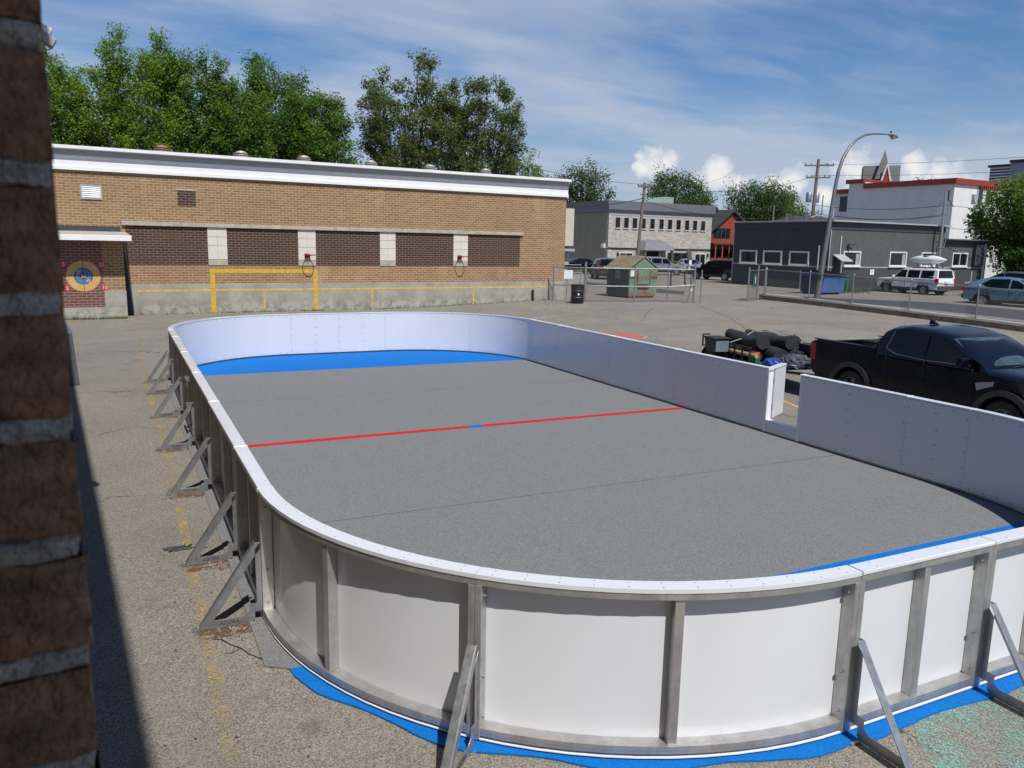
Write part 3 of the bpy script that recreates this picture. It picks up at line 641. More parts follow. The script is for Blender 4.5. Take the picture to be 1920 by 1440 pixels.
# ------------------------------------------------------------------ rink
CXR, CYR = 5.11, 11.88          # rink frame centre
RX0, RX1, RY0, RY1, RR = .87, 9.35, 3.10, 20.68, 3.0
def rink():
    root = thing('rink_boards', 'white panelled rink wall with aluminium posts around the grey court', 'rink wall', rk(CXR, CYR), -PHI)
    def q(x, y, z): return (x-CXR, y-CYR, z)
    # outer path: joints list of (x, y, nx, ny); module = sampled list
    def arc(cx, cy, a0, a1, n=12): return [(cx+RR*cos(a), cy+RR*sin(a), cos(a), sin(a)) for a in [radians(a0+(a1-a0)*k/n) for k in range(n+1)]]
    def seg(x0, y0, x1, y1, nx, ny, n=1): return [(x0+(x1-x0)*k/n, y0+(y1-y0)*k/n, nx, ny) for k in range(n+1)]
    mods = []
    cl, cr, cb, ct = RX0+RR, RX1-RR, RY0+RR, RY1-RR
    ys = [cb, 7.45, 9.68, 11.9, 14.13, 16.36, ct]
    for a, b in zip(ys[:-1], ys[1:]): mods.append(('left', seg(RX0, b, RX0, a, -1, 0, 2 if b-a > 1.6 else 2)))
    mods.append(('corner', arc(cl, cb, 180, 225))); mods.append(('corner', arc(cl, cb, 225, 270)))
    nx_ = [cl, cl+(cr-cl)/2, cr]
    for a, b in zip(nx_[:-1], nx_[1:]): mods.append(('near', seg(a, RY0, b, RY0, 0, -1, 2)))
    mods.append(('corner', arc(cr, cb, 270, 315))); mods.append(('corner', arc(cr, cb, 315, 360)))
    GY0, GY1 = 8.84, 9.50
    yr = [cb, 6.98, GY0-.0, GY1, 11.9, 14.13, 16.36, ct]
    for a, b in zip(yr[:-1], yr[1:]): mods.append(('gate' if a == GY0 else 'right', seg(RX1, a, RX1, b, 1, 0, 2)))
    mods.append(('corner', arc(cr, ct, 0, 45))); mods.append(('corner', arc(cr, ct, 45, 90)))
    for a, b in zip(nx_[::-1][:-1], nx_[::-1][1:]): mods.append(('far', seg(a, RY1, b, RY1, 0, 1, 2)))
    mods.append(('corner', arc(cl, ct, 90, 135))); mods.append(('corner', arc(cl, ct, 135, 180)))
    def strip(m, P, o0, o1, z0, z1, mat, skip_ends=0.):
        vs = []
        for x, y, nx, ny in P:
            for o, z in ((o0, z0), (o1, z0), (o1, z1), (o0, z1)): vs.append(q(x-nx*o, y-ny*o, z))
        fs = [(4*i+j, 4*i+(j+1) % 4, 4*i+4+(j+1) % 4, 4*i+4+j) for i in range(len(P)-1) for j in range(4)]
        fs += [(0, 1, 2, 3), tuple(4*(len(P)-1)+j for j in (3, 2, 1, 0))]
        m.add(vs, fs, mat)
    def frame(m, p, d0, d1, w, z0, z1, side=0., mat=None):     # upright box at joint p, offset along tangent by side
        x, y, nx, ny = p; tx, ty = -ny, nx
        c = q(x-nx*(d0+d1)/2+tx*side, y-ny*(d0+d1)/2+ty*side, (z0+z1)/2)
        m.obox(c, (nx*(d1-d0)/2, ny*(d1-d0)/2, 0), (tx*w/2, ty*w/2, 0), (0, 0, (z1-z0)/2), mat)
    def trim(P, t):         # shorten a straight/arc list ends by t metres
        P = list(P); 
        def mv(a, b, t):
            L = hypot(b[0]-a[0], b[1]-a[1]); f = t/L; return tuple(a[i]+(b[i]-a[i])*f for i in range(4))
        P[0] = mv(P[0], P[1], t); P[-1] = mv(P[-1], P[-2], t); return P
    rnd = random.Random(4)
    GATEZ = .22
    for kind, P in mods:
        PT = trim(P, .0015)
        top = 1.045 if kind != 'gate' else GATEZ
        pm = MB(); strip(pm, PT, .088, .102, .055, top-.002, hdpe)
        # screws on the inner face
        def screws(p, side, zs, off=.1025):
            x, y, nx, ny = p; tx, ty = -ny, nx
            for z in zs:
                cx_, cy_ = x-nx*off+tx*side, y-ny*off+ty*side; r = .0085
                vs = [q(cx_+tx*r*cos(a), cy_+ty*r*cos(a), z+r*sin(a)) for a in [k*pi/3 for k in range(6)]]
                pm.add(vs, [tuple(range(6))], screw)
        if kind in ('right', 'far', 'corner'):
            zs = (.14, .33, .52, .71, .93); mid = P[len(P)//2]
            for sd_ in (-.022, .022): screws(mid, sd_, zs)
            screws(P[0], .03 if True else 0, zs); screws(P[-1], -.03, zs)
            for k in range(len(P)-1):
                L = hypot(P[k+1][0]-P[k][0], P[k+1][1]-P[k][1]); n = max(1, int(L/.3))
                for i in range(n):
                    f = (i+.5)/n; pp = tuple(P[k][j]+(P[k+1][j]-P[k][j])*f for j in range(4)); screws(pp, 0, (.085, 1.005))
        pm.build('panel', hdpe, root, smooth=35, fixn=False)
        if kind == 'gate':
            cap = MB(); strip(cap, PT, -.004, .108, GATEZ, GATEZ+.014, white_metal); cap.build('gate_sill', white_metal, root); 
            br = MB(); strip(br, PT, 0, .086, .03, .10, alu); br.build('bottom_rail', alu, root)
            continue
        cp = MB(); strip(cp, PT, -.006, .108, 1.047, 1.072, hdpe)
        for k in range(len(P)-1):
            L = hypot(P[k+1][0]-P[k][0], P[k+1][1]-P[k][1]); n = max(1, int(L/.28))
            for i in range(n):
                f = (i+.5)/n; x, y, nx, ny = tuple(P[k][j]+(P[k+1][j]-P[k][j])*f for j in range(4))
                for o in (.022, .082):
                    r = .005; cx_, cy_ = x-nx*o, y-ny*o
                    cp.add([q(cx_+r*cos(a), cy_+r*sin(a), 1.0725) for a in [k2*pi/3 for k2 in range(6)]], [tuple(range(6))], screw)
        cp.build('cap_rail', hdpe, root, bevel=.0 if kind == 'corner' else .004, smooth=35, fixn=False)
        tr = MB(); strip(tr, PT, 0, .086, 1.005, 1.045, alu); tr.build('top_rail', alu, root, smooth=35)
        br = MB(); strip(br, PT, 0, .086, .075, .105, alu); strip(br, PT, .002, .05, .0545, .075, alu); br.build('bottom_rail', alu, root, smooth=35)
        ks = MB(); strip(ks, PT, .0, .082, .028, .034, white_metal); ks.build('base_trim', white_metal, root, smooth=35)
        mp = MB(); n = len(P)//2; frame(mp, P[n], .012, .086, .055, .106, 1.004, 0, alu); mp.build('stud', alu, root, bevel=.003)
    joints = []
    seen = set()
    for kind, P in mods:
        for p in (P[0], P[-1]):
            k = (round(p[0], 1), round(p[1], 1))
            if k not in seen: seen.add(k); joints.append(p)
    for p in joints:
        x, y, nx, ny = p; tx, ty = -ny, nx; gate_side = abs(x-RX1) < .01 and (abs(y-GY0) < .02 or abs(y-GY1) < .02)
        m = MB()
        if gate_side:
            s_ = -.024 if abs(y-GY0) < .02 else .024
            frame(m, p, -.002, .104, .045, .03, 1.046, s_, white_metal)
            m.build('gate_post', white_metal, root, bevel=.003); continue
        for s_ in (-.0215, .0215): frame(m, p, -.001, .087, .041, .03, 1.004, s_, alu)
        for z in (.16, .42, .93):
            for s_, d in ((-.0425, -1), (.0425, 1)):
                c = Vector(q(x-nx*.04+tx*s_, y-ny*.04+ty*s_, z)); m.tube([c, c+Vector((tx*d, ty*d, 0))*.014], .011, 8, galv)
        m.build('post', alu, root, bevel=.003)
        # triangular brace
        g = MB(); th = .006
        def pt(o, z, s_=0.): return Vector(q(x+nx*o+tx*s_, y+ny*o+ty*s_, z))
        T = Vector((tx, ty, 0))*th
        outer = [(.004, .64), (.035, .645), (.455, .035), (.455, .006), (.075, .006), (.05, .03), (.05, .10), (.004, .10)]
        # plate as three bars around an open triangle
        def bar(pts): g.prism([pt(o, z, .024) for o, z in pts], T, galv)
        bar([(.003, .65), (.04, .65), (.46, .03), (.395, .03), (.045, .55), (.045, .60)])
        bar([(.003, .60), (.045, .55), (.045, .16), (.003, .12)])
        bar([(.003, .12), (.045, .16), (.10, .16), (.10, .10), (.14, .075), (.36, .075), (.395, .03), (.46, .03), (.46, .006), (.095, .006), (.06, .03), (.06, .09), (.003, .09)])
        dv = (pt(.46, .03)-pt(.04, .65)); ln = dv.length; dv.normalize(); nrm = Vector((nx, ny, 0))*.62/ .75+Vector((0, 0, .42/.75)); nrm.normalize()
        c = (pt(.04, .65)+pt(.46, .03))/2
        g.obox(c+nrm*.003+Vector((tx, ty, 0))*(.0), dv*ln/2, Vector((tx, ty, 0))*.027, nrm*.003, galv)
        bo = g.build('brace', galv, root, bevel=.0015)
        f = MB(); f.obox(pt(.045, .008), (nx*.05, ny*.05, 0), (tx*.055, ty*.055, 0), (0, 0, .005), alu); f.build('foot', alu, bo)
        f = MB(); f.obox(pt(.49, .008, -.0), (nx*.03, ny*.03, 0), (tx*.016, ty*.016, 0), (0, 0, .004), galv)
        f.tube([pt(.495, .008), pt(.495, .035)], .010, 8, galv); f.build('anchor', galv, bo)
        ang = atan2(ny, nx)
        L = MB()
        e = text_mesh('stamped_letters', 'AGORA', .042, pt(.25, .042, .0315 if True else 0), (radians(90), 0, 0), screw, bo, .0008)
        # orient letters on the brace plate, readable from the foot side
        e.rotation_euler = Matrix(((-nx, 0, tx), (-ny, 0, ty), (0, 1, 0))).to_euler() if Vector((-nx, -ny, 0)).cross(Vector((0, 0, 1))).dot(Vector((tx, ty, 0))) > 0 else Matrix(((nx, 0, tx), (ny, 0, ty), (0, 1, 0))).to_euler()
    # swung-open gate leaf
    gl = MB(); a = radians(61); hx, hy = RX1+.03, GY1+.02; dx, dy = sin(a), cos(a); ux_, uy_ = cos(a), -sin(a)   # leaf runs (dx,dy)
    def gp(l, t, z): return q(hx+dx*l+ux_*t, hy+dy*l+uy_*t, z)
    lf = MB()
    c = gp(.32, .0, .64); lf.obox(c, (dx*.29, dy*.29, 0), (ux_*.007, uy_*.007, 0), (0, 0, .40), hdpe); go = lf.build('gate', hdpe, root)
    fr = MB()
    for l in (.05, .59): fr.obox(gp(l, -.045, .64), (dx*.02, dy*.02, 0), (ux_*.038, uy_*.038, 0), (0, 0, .40), alu)
    for z in (.27, 1.01): fr.obox(gp(.32, -.045, z), (dx*.25, dy*.25, 0), (ux_*.036, uy_*.036, 0), (0, 0, .02), alu)
    fr.build('gate_frame', alu, go)
    cc = MB(); cc.obox(gp(.32, -.04, 1.058), (dx*.30, dy*.30, 0), (ux_*.055, uy_*.055, 0), (0, 0, .012), hdpe); cc.build('gate_cap', hdpe, go, bevel=.003)
    hg = MB()
    for z in (.42, .86):
        hg.tube([q(hx-.005, hy-.005, z-.05), q(hx-.005, hy-.005, z+.05)], .012, 8, galv); hg.obox(gp(.05, -.0, z), (dx*.06, dy*.06, 0), (ux_*.004, uy_*.004, 0), (0, 0, .02), galv)
    hg.build('hinge', galv, go)
    # closed gate hardware on the left side
    for z in (.88, .48):
        h = MB(); 
        for s_ in (-.05, .05): h.obox(q(RX0-.03, 12.55+s_, z), (.03, 0, 0), (0, .006, 0), (0, 0, .035), galv)
        h.tube([q(RX0-.05, 12.40, z), q(RX0-.05, 12.70, z)], .013, 8, galv); h.tube([q(RX0-.05, 12.42, z), q(RX0-.05, 12.42, z-.10)], .009, 8, galv)
        h.build('gate_latch', galv, root)
    m = MB()
    for yy in (12.18, 12.92): m.box(q(RX0-.004, yy-.03, .106), q(RX0+.085, yy+.03, 1.004), alu)
    m.build('gate_post', alu, root, bevel=.003)
rink()

def court():
    root = thing('court_flooring', 'grey court surface with blue ends and a red centre line inside the rink', 'court flooring', rk(CXR, CYR), -PHI)
    def q(x, y): return (x-CXR, y-CYR)
    def poly(pts, z0, z1, name, mat): return MB().prism([(*q(*p), z0) for p in pts], (0, 0, z1-z0), mat).build(name, mat, root)
    YB0, YB1 = 5.10, 18.06
    def inpath(off, a0, a1, cx, cy, n=24, jit=0., rs=1):
        r = random.Random(rs); return [(cx+(RR+off+r.uniform(-jit, jit))*cos(radians(a0+(a1-a0)*k/n)), cy+(RR+off+r.uniform(-jit, jit))*sin(radians(a0+(a1-a0)*k/n))) for k in range(n+1)]
    g1 = [(.765, YB1), (.765, 5.36), (.93, 5.245), (1.35, 5.27), (1.35, YB0), (9.50, YB0), (9.50, YB1)]
    poly(g1, .0045, .014, 'grey_mat', turf_grey)
    cl, cr, cb, ct = RX0+RR, RX1-RR, RY0+RR, RY1-RR
    # near blue end, ragged outside the boards
    r = random.Random(2); near = [(1.02, 5.24)]
    for k in range(41):
        a = radians(196+ (270-196)*k/40); o = .07+.035*sin(k*.55)+r.uniform(-.006, .006); near.append((cl+(RR+o)*cos(a), cb+(RR+o)*sin(a)))
    for k in range(1, 25):
        x = cl+(cr-cl)*k/25; near.append((x, RY0-.10-.02*sin(k*.5+1)+r.uniform(-.004, .004)))
    for k in range(41):
        a = radians(270+ (360-18-270)*k/40); near.append((cr+(RR+.09+.02*sin(k*.4))*cos(a), cb+(RR+.09)*sin(a)))
    near += [(9.2, YB0), (1.36, YB0), (1.36, 5.24)]
    poly(near, .0045, .0145, 'blue_mat', turf_blue)
    far = [(9.2, YB1+.001)]
    for k in range(41):
        a = radians(8+172*k/40) if False else radians(8+(90-8)*k/40); far.append((cr+(RR-.02)*cos(a), ct+(RR-.02)*sin(a)))
    for k in range(41):
        a = radians(90+(172-90)*k/40); far.append((cl+(RR-.02)*cos(a), ct+(RR-.02)*sin(a)))
    far += [(1.0, YB1+.001)]
    poly(far, .0045, .0145, 'blue_mat', turf_blue)
    poly([(1.0, 11.52), (4.96, 11.52), (4.96, 11.66), (1.0, 11.66)], .0142, .0182, 'red_line', turf_red)
    poly([(5.20, 11.52), (9.2, 11.52), (9.2, 11.66), (5.20, 11.66)], .0142, .0182, 'red_line', turf_red)
    poly([(4.962, 11.515), (5.198, 11.515), (5.198, 11.665), (4.962, 11.665)], .0142, .0184, 'centre_spot', turf_blue)
    sm = mat_worn('mat_seam', (.035, .036, .038), .44, 9)
    m = MB()
    for y in (8.06, 14.9): m.add([(*q(1.0, y), .0150), (*q(9.2, y-.04), .0150), (*q(9.2, y-.029), .0150), (*q(1.0, y+.011), .0150)], [(0, 1, 2, 3)])
    m.build('seam', sm, root)
court()

# ------------------------------------------------------------------ vehicles
def lerp(a, b, t): return a+(b-a)*t
def arcpts(cx, cz, r, a0, a1, n=10): return [(cx+r*cos(radians(a0+(a1-a0)*k/n)), cz+r*sin(radians(a0+(a1-a0)*k/n))) for k in range(n+1)]
def loft(outline, hw, crown=.03, taper=.10, L2=2.4, inset=.05, hwz=None, darkseg=None, mat=None, dark=None, slices=(0, .5, .8, .94, 1.)):
    """outline: closed list of (x,z); swept across the width with rounded shoulders and a narrowing nose and tail"""
    m = MB(); n = len(outline); zs = [p[1] for p in outline]; zmid = (max(zs)+min(zs))/2; sl = [-s for s in slices[::-1]]+list(slices[1:]); vs = []
    for s in sl:
        a = abs(s); k = inset*(max(0, a-.8)/.2)**2
        for x, z in outline:
            zz = z-(crown*a*a if z > zmid else 0)
            zz -= k if z > zmid else -k*.5
            w = hw if hwz is None else hwz(z)
            e = max(0, (abs(x)-L2+.55)/.55); y = s*w*(1-taper*e*e)
            vs.append((x-(k*.6*(1 if x > 0 else -1) if abs(x) > L2-.15 else 0), y, zz))
    for i in range(len(sl)-1):
        for j in range(n):
            dk = darkseg and darkseg(outline[j], outline[(j+1) % n])
            m.add([vs[i*n+j], vs[i*n+(j+1) % n], vs[(i+1)*n+(j+1) % n], vs[(i+1)*n+j]], [(0, 1, 2, 3)], dark if dk else mat)
    m.add(vs[:n], [tuple(range(n-1, -1, -1))], mat); m.add(vs[-n:], [tuple(range(n))], mat)
    return m
def weld(o, smooth=42):
    bm = bmesh.new(); bm.from_mesh(o.data); bmesh.ops.remove_doubles(bm, verts=bm.verts, dist=.0005); bmesh.ops.recalc_face_normals(bm, faces=bm.faces)
    bm.to_mesh(o.data); bm.free(); o.data.polygons.foreach_set('use_smooth', [True]*len(o.data.polygons)); o.data.set_sharp_from_angle(angle=radians(smooth))
    return o
rim_silver = mk('rim_silver', (.45, .46, .47), .35, .8, var=.1)
lamp_red = mk('lamp_red', (.35, .012, .015), .15, coat=.6); lamp_clear = mk('lamp_clear', (.55, .57, .60), .12, .3, coat=.6); lamp_amber = mk('lamp_amber', (.55, .20, .02), .2)
plate_white = mk('number_plate', (.6, .6, .62), .5)
def wheel(parent, x, y, r, w, rimmat=rim_silver, spokes=5):
    s = 1 if y > 0 else -1
    t = MB(); t.lathe([(r*.64, -w/2), (r*.93, -w/2), (r, -w*.32), (r, w*.32), (r*.93, w/2), (r*.64, w/2), (r*.62, 0), (r*.64, -w/2)], (x, y, r), 'y', 28, black_rubber, False)
    wo = t.build('wheel', black_rubber, parent, smooth=40)
    q = MB(); yo = y+s*w*.30
    q.lathe([(r*.66, yo-s*.10), (r*.66, yo+s*.03), (r*.60, yo+s*.035), (r*.58, yo-s*.05), (0, yo-s*.055)], (x, 0, r), 'y', 28, rimmat)
    for k in range(spokes):
        a = 2*pi*k/spokes+.3; ca, sa = cos(a), sin(a)
        q.obox((x+ca*r*.32, yo, r+sa*r*.32), (ca*r*.29, 0, sa*r*.29), (-sa*r*.075, 0, ca*r*.075), (0, .022, 0), rimmat)
    q.lathe([(0, yo+s*.03), (r*.15, yo+s*.028), (r*.16, yo-s*.02)], (x, 0, r), 'y', 14, rimmat)
    q.build('rim', rimmat, wo, smooth=40)
def vehicle(name, label, cat, loc, heading, spec, col, group=None):
    """heading: angle of the nose direction; local +x is forward, +y is the left side"""
    t = thing(name, label, cat, loc, heading, group); sp = spec; L2 = sp['L']/2; hw = sp['W']/2
    r = sp['r']; ra = r+.06; fx, rx_ = sp['axf'], sp['axr']; zb = sp['sill']; belt = sp['belt']
    top = sp['top']; low = sp.get('low', black_plastic)
    out = list(top)+[(L2-.02, zb+.28), (L2-.06, zb)]
    out += [(fx+ra+.02, zb)]+arcpts(fx, r, ra, max(0, math.degrees(math.asin((zb-r)/ra)) if abs(zb-r) < ra else 0), 180-(math.degrees(math.asin((zb-r)/ra)) if abs(zb-r) < ra else 0), 12)+[(fx-ra-.02, zb)]
    out += [(rx_+ra+.02, zb)]+arcpts(rx_, r, ra, math.degrees(math.asin((zb-r)/ra)), 180-math.degrees(math.asin((zb-r)/ra)), 12)+[(rx_-ra-.02, zb), (-L2+.06, zb), (-L2+.02, zb+.28)]
    def isarc(a, b):
        for c in (fx, rx_):
            if abs(hypot(a[0]-c, a[1]-r)-ra) < .012 and abs(hypot(b[0]-c, b[1]-r)-ra) < .012: return True
        return a[1] <= zb+.001 and b[1] <= zb+.001
    bo = loft(out, hw, .035, sp.get('taper', .13), L2, .05, darkseg=isarc, mat=col, dark=black_plastic).build('body', col, t); weld(bo)
    if sp.get('cladding', True):
        for s in (-1, 1):
            MB().box((rx_+ra+.03, s*(hw-.005), zb-.02), (fx-ra-.03, s*(hw+.012), zb+sp.get('clad', .12))).build('sill_trim', low, t)
            for cx in (fx, rx_):
                P0 = arcpts(cx, r, ra+.005, 5, 175, 14); P1 = arcpts(cx, r, ra+sp.get('flare', .05), 5, 175, 14); y0, y1 = s*(hw-.02), s*(hw+sp.get('flout', .015))
                vs = []
                for k in range(15): vs += [(P0[k][0], y0, P0[k][1]), (P0[k][0], y1, P0[k][1]), (P1[k][0], y1-s*.01, P1[k][1]), (P1[k][0], y0, P1[k][1])]
                MB().add(vs, [(4*k+j, 4*k+(j+1) % 4, 4*k+4+(j+1) % 4, 4*k+4+j) for k in range(14) for j in range(4)]+[(0, 1, 2, 3), (56, 57, 58, 59)]).build('wheel_arch_trim', sp.get('flaremat', low), t, smooth=40)
    # cabin
    cb = sp['cab']; ztop = max(p[1] for p in cb); zlo = belt-.06; hwb, hwt = hw-.03, hw-sp.get('tumble', .20)
    def hz(z): return lerp(hwb, hwt, max(0, min(1, (z-belt)/(ztop-belt))))
    co = loft([(p[0], p[1]) for p in cb], hwb, .02, 0., 99, .045, hwz=hz, mat=col).build('cabin', col, t); weld(co)
    # glass, slightly proud of the cabin sides
    for wnd in sp['win']:
        for s in (-1, 1):
            P = [(x, s*(hz(z)+.004), z) for x, z in wnd]; g = MB(); g.prism(P, (0, -s*.012, 0), glass_car)
            go = g.build('side_window', glass_car, t)
    def end_glass(p0, p1, nm, gm, ins=.10, zi=.05):
        (x0, z0), (x1, z1) = p0, p1; nx, nz = (z1-z0), -(x1-x0); ln = hypot(nx, nz); nx, nz = nx/ln, nz/ln
        if nz < 0: nx, nz = -nx, -nz
        def at(f, yy): x = lerp(x0, x1, f); z = lerp(z0, z1, f); return (x+nx*.010, yy*(hz(z)-ins), z+nz*.010)
        rows = []; K = 6
        m = MB(); vs = []
        for f in (.07, .93):
            for k in range(K+1):
                yy = -1+2*k/K; p = at(f, yy); vs.append((p[0]+(.05*(1-yy*yy)-.02)*(1 if x0 > x1 else -1)*.4, p[1], p[2]-.012*yy*yy))
        for f in (.07, .93):
            for k in range(K+1):
                yy = -1+2*k/K; p = at(f, yy); vs.append((p[0]-nx*.02, p[1], p[2]-nz*.02))
        n = K+1
        fs = [(k, k+1, n+k+1, n+k) for k in range(K)]+[(k, 2*n+k, 2*n+k+1, k+1) for k in range(K)]+[(n+k, n+k+1, 3*n+k+1, 3*n+k) for k in range(K)]+[(0, n, 3*n, 2*n), (K, 2*n+K, 3*n+K, n+K)]
        m.add(vs, fs, gm); m.build(nm, gm, t, smooth=30)
    end_glass(sp['ws'][0], sp['ws'][1], 'windscreen', sp.get('wsm', glass_car), .09)
    end_glass(sp['rw'][0], sp['rw'][1], 'rear_window', glass_car, .13)
    # doors seams, handles, mirrors, lamps, bumpers
    for x, z1 in sp['seams']:
        for s in (-1, 1): MB().box((x-.004, s*(hw+.0006), zb+.12), (x+.004, s*(hw-.02), z1)).build('door_seam', black_plastic, t)
    for x, z in sp['handles']:
        for s in (-1, 1): MB().box((x-.09, s*(hw-.01), z-.012), (x+.09, s*(hw+.028), z+.014)).build('door_handle', sp.get('handlem', col), t, bevel=.006)
    mx, mz = sp['mirror']
    for s in (-1, 1):
        m = MB(); m.obox((mx, s*(hw+.10), mz), (.06, 0, 0), (0, .10, 0), (0, 0, .075), sp.get('mirm', col)); m.box((mx-.02, s*(hw-.12), mz-.06), (mx+.03, s*(hw+.02), mz-.02), black_plastic)
        m.build('mirror', col, t, bevel=.025)
    for s in (-1, 1):
        x0, x1, z0, z1, w = sp['tail']; MB().box((x0, s*(hw-w), z0), (x1, s*(hw+.004-.02*(1 if w > .15 else 0)), z1)).build('tail_light', lamp_red, t, bevel=.012)
        x0, x1, z0, z1, w = sp['head']; MB().box((x0, s*(hw-w-.05), z0), (x1, s*(hw-.05), z1)).build('headlight', lamp_clear, t, bevel=.02)
    b = MB(); b.box((-L2-.06, -hw*.86, zb+.06), (-L2+.08, hw*.86, zb+.27)); b.build('rear_bumper', sp.get('bumpm', low), t, bevel=.04)
    b = MB(); b.box((L2-.10, -hw*.84, zb), (L2+.05, hw*.84, zb+.24)); b.build('front_bumper', sp.get('bumpm', low), t, bevel=.04)
    gx = L2-.03; MB().box((gx, -hw*.45, zb+.30), (gx+.035, hw*.45, zb+.46)).build('grille', black_plastic, t, bevel=.01)
    MB().box((-L2-.066, -.16, sp.get('platez', zb+.42)), (-L2+.01, .16, sp.get('platez', zb+.42)+.12)).build('number_plate', plate_white, t)
    for x in (fx, rx_):
        for s in (-1, 1): wheel(t, x, s*(hw-.12), r, .235, sp.get('rimm', rim_silver), sp.get('spokes', 5))
    MB().box((-L2+.35, -hw+.2, zb-.10), (L2-.4, hw-.2, zb+.02)).build('underbody', black_plastic, t)
    return t
SUV = dict(L=4.45, W=1.78, r=.35, axf=1.36, axr=-1.28, sill=.36, belt=1.02, tumble=.20,
    top=[(-2.20, .95), (-2.16, 1.02), (1.05, 1.02), (1.6, .98), (2.05, .88), (2.2, .74)], cab=[(-2.14, .96), (1.10, .96), (.55, 1.38), (.30, 1.58), (-.2, 1.66), (-1.7, 1.65), (-1.98, 1.58), (-2.10, 1.2)],
    win=[[(.93, 1.06), (.06, 1.06), (.06, 1.50), (.36, 1.50)], [(-.02, 1.06), (-.92, 1.06), (-.92, 1.52), (-.02, 1.52)], [(-1.0, 1.08), (-1.78, 1.08), (-1.72, 1.48), (-1.0, 1.52)]],
    ws=((1.02, 1.02), (.36, 1.55)), rw=((-2.13, 1.08), (-2.0, 1.56)), seams=[(.98, 1.0), (.02, 1.0), (-.96, 1.0)], handles=[(.16, .90), (-.80, .90)], mirror=(.78, 1.10),
    tail=(-2.24, -2.05, .78, 1.08, .12), head=(1.98, 2.2, .70, .86, .35))
BOXY = dict(SUV, top=[(-2.20, .95), (-2.16, 1.04), (1.15, 1.04), (2.05, 1.0), (2.20, .93), (2.22, .70)], cab=[(-2.15, .98), (1.02, .98), (.78, 1.2), (.42, 1.60), (.2, 1.67), (-1.8, 1.68), (-2.05, 1.62), (-2.13, 1.2)],
    win=[[(.86, 1.08), (.02, 1.08), (.02, 1.54), (.38, 1.54)], [(-.10, 1.08), (-.90, 1.08), (-.90, 1.54), (-.10, 1.54)], [(-1.02, 1.08), (-1.88, 1.08), (-1.86, 1.54), (-1.02, 1.54)]], ws=((.95, 1.04), (.40, 1.60)), rw=((-2.15, 1.1), (-2.08, 1.6)), mirror=(.82, 1.12))
SEDAN = dict(SUV, L=4.55, W=1.76, r=.32, sill=.28, belt=.90, axf=1.40, axr=-1.30, top=[(-2.25, .80), (-2.2, .93), (-1.7, .95), (1.0, .92), (1.7, .84), (2.15, .70), (2.25, .55)],
    cab=[(-1.75, .86), (1.15, .86), (.35, 1.33), (.0, 1.43), (-.7, 1.43), (-1.1, 1.36)], win=[[(.85, .94), (-.05, .94), (-.05, 1.34), (.22, 1.30)], [(-.13, .94), (-1.25, .94), (-.95, 1.30), (-.13, 1.35)]],
    ws=((1.05, .92), (.30, 1.36)), rw=((-1.68, .92), (-1.08, 1.37)), seams=[(.95, .9), (-.09, .9), (-1.1, .9)], handles=[(.08, .80), (-.92, .80)], mirror=(.80, .98), tail=(-2.29, -2.05, .62, .84, .14), head=(2.0, 2.24, .56, .70, .38), cladding=False)
CROSS = dict(SUV, L=4.7, cladding=True, clad=.06, tumble=.27, top=[(-2.32, .90), (-2.28, 1.02), (-1.2, 1.03), (1.05, 1.02), (1.65, .95), (2.15, .82), (2.33, .66)],
    cab=[(-2.12, .96), (1.20, .96), (.62, 1.34), (.22, 1.53), (-.35, 1.61), (-1.0, 1.58), (-1.55, 1.46), (-1.95, 1.20)],
    win=[[(1.0, 1.05), (.02, 1.05), (.02, 1.46), (.30, 1.42)], [(-.06, 1.05), (-1.0, 1.05), (-1.38, 1.22), (-1.0, 1.47), (-.06, 1.50)]], ws=((1.12, 1.0), (.30, 1.50)), rw=((-2.02, 1.08), (-1.52, 1.46)), tail=(-2.37, -2.15, .80, 1.0, .16), seams=[(1.0, 1.0), (-.02, 1.0), (-1.05, 1.0)])
wht = paint('paint_white_car', (.66, .67, .68), 0, .3); blu = paint('paint_blue_car', (.13, .22, .29), .3, .3); sil = paint('paint_silver', (.33, .36, .40), .6, .3); blk = mk('paint_black', (.003, .003, .004), .22, 0, var=.04, coat=.6, spec=.3)
slate = paint('paint_slate', (.09, .10, .15), .4, .3); sil2 = paint('paint_silver_blue', (.38, .42, .48), .5, .3)
suv = vehicle('parked_suv', 'white boxy off-roader with a kayak on its roof beside the grey building', 'car', (48.05, 31.8, .25), radians(87), dict(BOXY, rimm=rim_silver, low=mk('grey_cladding', (.06, .06, .065), .6)), wht)
vehicle('parked_suv', 'light blue crossover parked behind the chain-link fence at the right edge', 'car', (43.25, 22.9, .15), radians(-84), CROSS, blu)
vehicle('parked_suv', 'dark slate hatchback mostly hidden behind the light blue crossover', 'car', (50.4, 27.2, .3), radians(96), CROSS, slate)
vehicle('parked_suv', 'silver crossover facing the yard in front of the stone building entrance', 'car', (50.0, 58.6, .3), radians(-42), SUV, sil)
vehicle('parked_suv', 'black crossover parked at the left corner of the navy building', 'car', (47.6, 49.0, .3), radians(105), dict(SUV, L=4.5), blk)
vehicle('parked_car', 'pale silver car nose-on right of the silver crossover', 'car', (56.6, 62.2, .3), radians(-118), SEDAN, sil2)
vehicle('parked_car', 'black car side-on against the taupe building wall', 'car', (41.9, 61.0, .3), radians(170), SEDAN, blk)
vehicle('parked_car', 'dark hatchback with lit red tail lamps left of the green dumpster', 'car', (38.5, 52.0, .3), radians(62), dict(SUV, L=4.2), paint('paint_maroon', (.02, .008, .01), .2))

